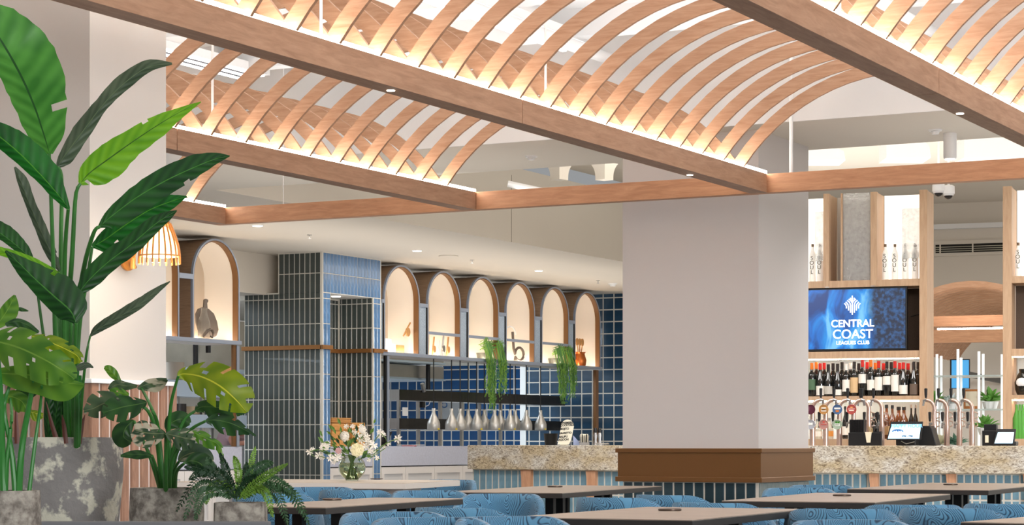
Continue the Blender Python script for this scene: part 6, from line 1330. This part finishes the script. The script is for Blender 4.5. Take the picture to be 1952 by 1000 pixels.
for pts in ([(318, 940, 6.9), (320, 850, 6.9), (326, 770, 6.85), (340, 716, 6.8)], [(312, 940, 6.9), (302, 820, 6.9), (290, 780, 6.85), (270, 740, 7.0)], [(310, 940, 6.9), (298, 830, 6.85), (280, 780, 6.8), (248, 770, 6.8)], [(322, 940, 6.9), (330, 860, 6.9), (350, 802, 6.9), (372, 783, 6.9)],
    [(324, 940, 6.9), (334, 870, 6.9), (360, 822, 6.85), (392, 802, 6.8)], [(316, 940, 6.8), (316, 880, 6.7), (316, 826, 6.6)], [(308, 940, 6.9), (286, 870, 6.85), (256, 802, 6.9)], [(326, 940, 6.9), (330, 900, 6.85), (342, 878, 6.8)], [(306, 940, 6.9), (300, 900, 6.8), (290, 868, 6.7)], [(320, 940, 6.9), (324, 860, 6.9), (318, 818, 6.9)], [(333, 940, 6.9), (336, 900, 6.8), (352, 882, 6.7)], [(322, 940, 6.85), (330, 870, 6.7), (365, 822, 6.6)]):
    stalk(mp_, pts, .0065)
c = P(20, 934, 5.9); mq = T('split_leaf_plant', 'large split-leaf plant in the corner pot at the far left', 'plant', (c.x, c.y, c.z-.03))
SQ = [([(-30, 650, 5.8, 8, 8), (0, 652, 5.8, 34, 50), (40, 664, 5.75, 38, 52), (85, 685, 5.7, 34, 40), (120, 706, 5.7, 20, 26), (142, 722, 5.7, 3, 4)], M2, 6),
      ([(60, 640, 5.95, 6, 6), (85, 648, 5.95, 20, 20), (115, 660, 5.95, 22, 20), (145, 676, 5.95, 14, 12), (154, 690, 5.95, 2, 2)], M1, 3),
      ([(-20, 710, 5.85, 8, 8), (20, 712, 5.85, 22, 24), (70, 716, 5.85, 28, 24), (120, 728, 5.85, 26, 14), (160, 732, 5.85, 2, 2)], M2, 0),
      ([(-10, 625, 6.0, 5, 5), (8, 600, 6.0, 18, 16), (20, 580, 6.0, 14, 12), (28, 562, 6.0, 2, 2)], M2, 0),
      ([(10, 618, 6.0, 4, 4), (30, 612, 6.0, 10, 8), (50, 618, 6.0, 10, 8), (74, 632, 6.0, 2, 2)], M3, 0),
      ([(28, 590, 6.05, 2, 2), (38, 588, 6.05, 4, 4), (54, 592, 6.05, 1, 1)], M3, 0),
      ([(0, 760, 6.0, 4, 4), (20, 755, 6.0, 18, 18), (42, 765, 6.0, 16, 16), (50, 782, 6.0, 3, 3)], M2, 0),
      ([(50, 782, 6.1, 3, 3), (64, 786, 6.1, 12, 8), (82, 790, 6.1, 4, 3)], M1, 0),
      ([(30, 745, 6.05, 4, 4), (50, 742, 6.05, 14, 8), (76, 732, 6.05, 6, 5)], M3, 0),
      ([(140, 705, 6.3, 3, 3), (152, 698, 6.3, 7, 7), (166, 694, 6.3, 5, 5), (178, 700, 6.3, 1, 1)], G4, 0)]
for i, (pts, m_, lb_) in enumerate(SQ): split_leaf(mq, pts, m_, lobes=lb_, seed=i+30, curl=.3)
for pts, r_ in (([(35, 950, 5.9), (42, 850, 5.9), (56, 770, 5.88), (66, 715, 5.85)], .0085), ([(8, 950, 5.9), (4, 850, 5.9), (2, 760, 5.87), (-6, 655, 5.8)], .009), ([(30, 950, 5.9), (22, 860, 5.9), (8, 780, 5.9), (18, 735, 5.9)], .007), ([(54, 950, 5.9), (66, 850, 5.9), (76, 780, 5.9), (80, 735, 5.85)], .005), ([(10, 950, 5.9), (14, 870, 5.9), (22, 800, 5.9), (20, 760, 6.0)], .006)):
    stalk(mq, pts, r_, mat('stalk_bright', (52, 124, 50), .4))
# fern
c = P(455, 957, 6.5); fn = T('fern', 'arching green fern in the small concrete pot', 'plant', (c.x, c.y, c.z-.03))
fm1 = mat('fern_green', (58, 92, 56), .55, rnd=.15); fm2 = mat('fern_light', (112, 152, 54), .55); fm3 = mat('fern_dark', (28, 58, 32), .55)
FR = [([(450, 950), (470, 920), (478, 885), (487, 850)], 9, fm2), ([(455, 950), (480, 925), (515, 900), (548, 882)], 10, fm2), ([(458, 950), (500, 918), (545, 930), (580, 985)], 15, fm1), ([(458, 950), (495, 922), (530, 945), (548, 1000)], 14, fm1), ([(455, 950), (490, 905), (530, 918), (565, 940)], 14, fm1),
      ([(448, 950), (430, 915), (405, 890), (395, 870)], 12, fm1), ([(448, 950), (415, 915), (375, 915), (335, 975)], 13, fm3), ([(448, 950), (410, 925), (375, 930), (350, 992)], 12, fm1), ([(450, 950), (425, 905), (388, 895), (360, 912)], 12, fm3), ([(452, 950), (435, 905), (428, 885), (420, 862)], 9, fm3),
      ([(452, 950), (455, 915), (452, 885), (446, 868)], 9, fm2), ([(448, 950), (418, 935), (385, 945), (372, 990)], 13, fm1), ([(455, 950), (475, 905), (500, 885), (520, 880)], 12, fm1), ([(456, 950), (510, 925), (560, 940), (590, 1000)], 13, fm1), ([(448, 950), (405, 905), (372, 890), (352, 888)], 10, fm3), ([(452, 955), (440, 920), (420, 900), (402, 902)], 12, fm3),
      ([(450, 952), (465, 925), (480, 912), (500, 905)], 12, fm3), ([(452, 952), (430, 925), (405, 925), (392, 960)], 12, fm2), ([(454, 952), (486, 930), (508, 940), (520, 985)], 12, fm2), ([(450, 950), (460, 918), (468, 900), (470, 880)], 10, fm3)]
for i, (pp, w_, m_) in enumerate(FR):
    r = random.Random(i); d0 = r.uniform(-.12, .12); q = catmull([(a, b_, 6.5+d0*k/3) for k, (a, b_) in enumerate(pp)], 30); b = MB(); b.tube([tuple(P(*p)) for p in q], .0012, 4)
    for k in range(3, 30):
        p, p2 = P(*q[k]), P(*q[k+1] if k < 30 else q[k]); d_ = (p2-p).normalized(); s = d_.cross(Vector((0, 1, .3))).normalized(); env = w_*6.5/FPX*(math.sin(math.pi*min(1, (k+3)/33))**.7)
        for sg in (-1, 1):
            tip = p+s*sg*env+d_*env*.55+Vector((0, r.uniform(-.012, .012), -.003)); wv = d_*.0042; mid = p+(tip-p)*.5
            b.add([tuple(p), tuple(mid+wv), tuple(tip), tuple(mid-wv)], [(0, 1, 2, 3)])
    part(b, 'frond', m_, fn)
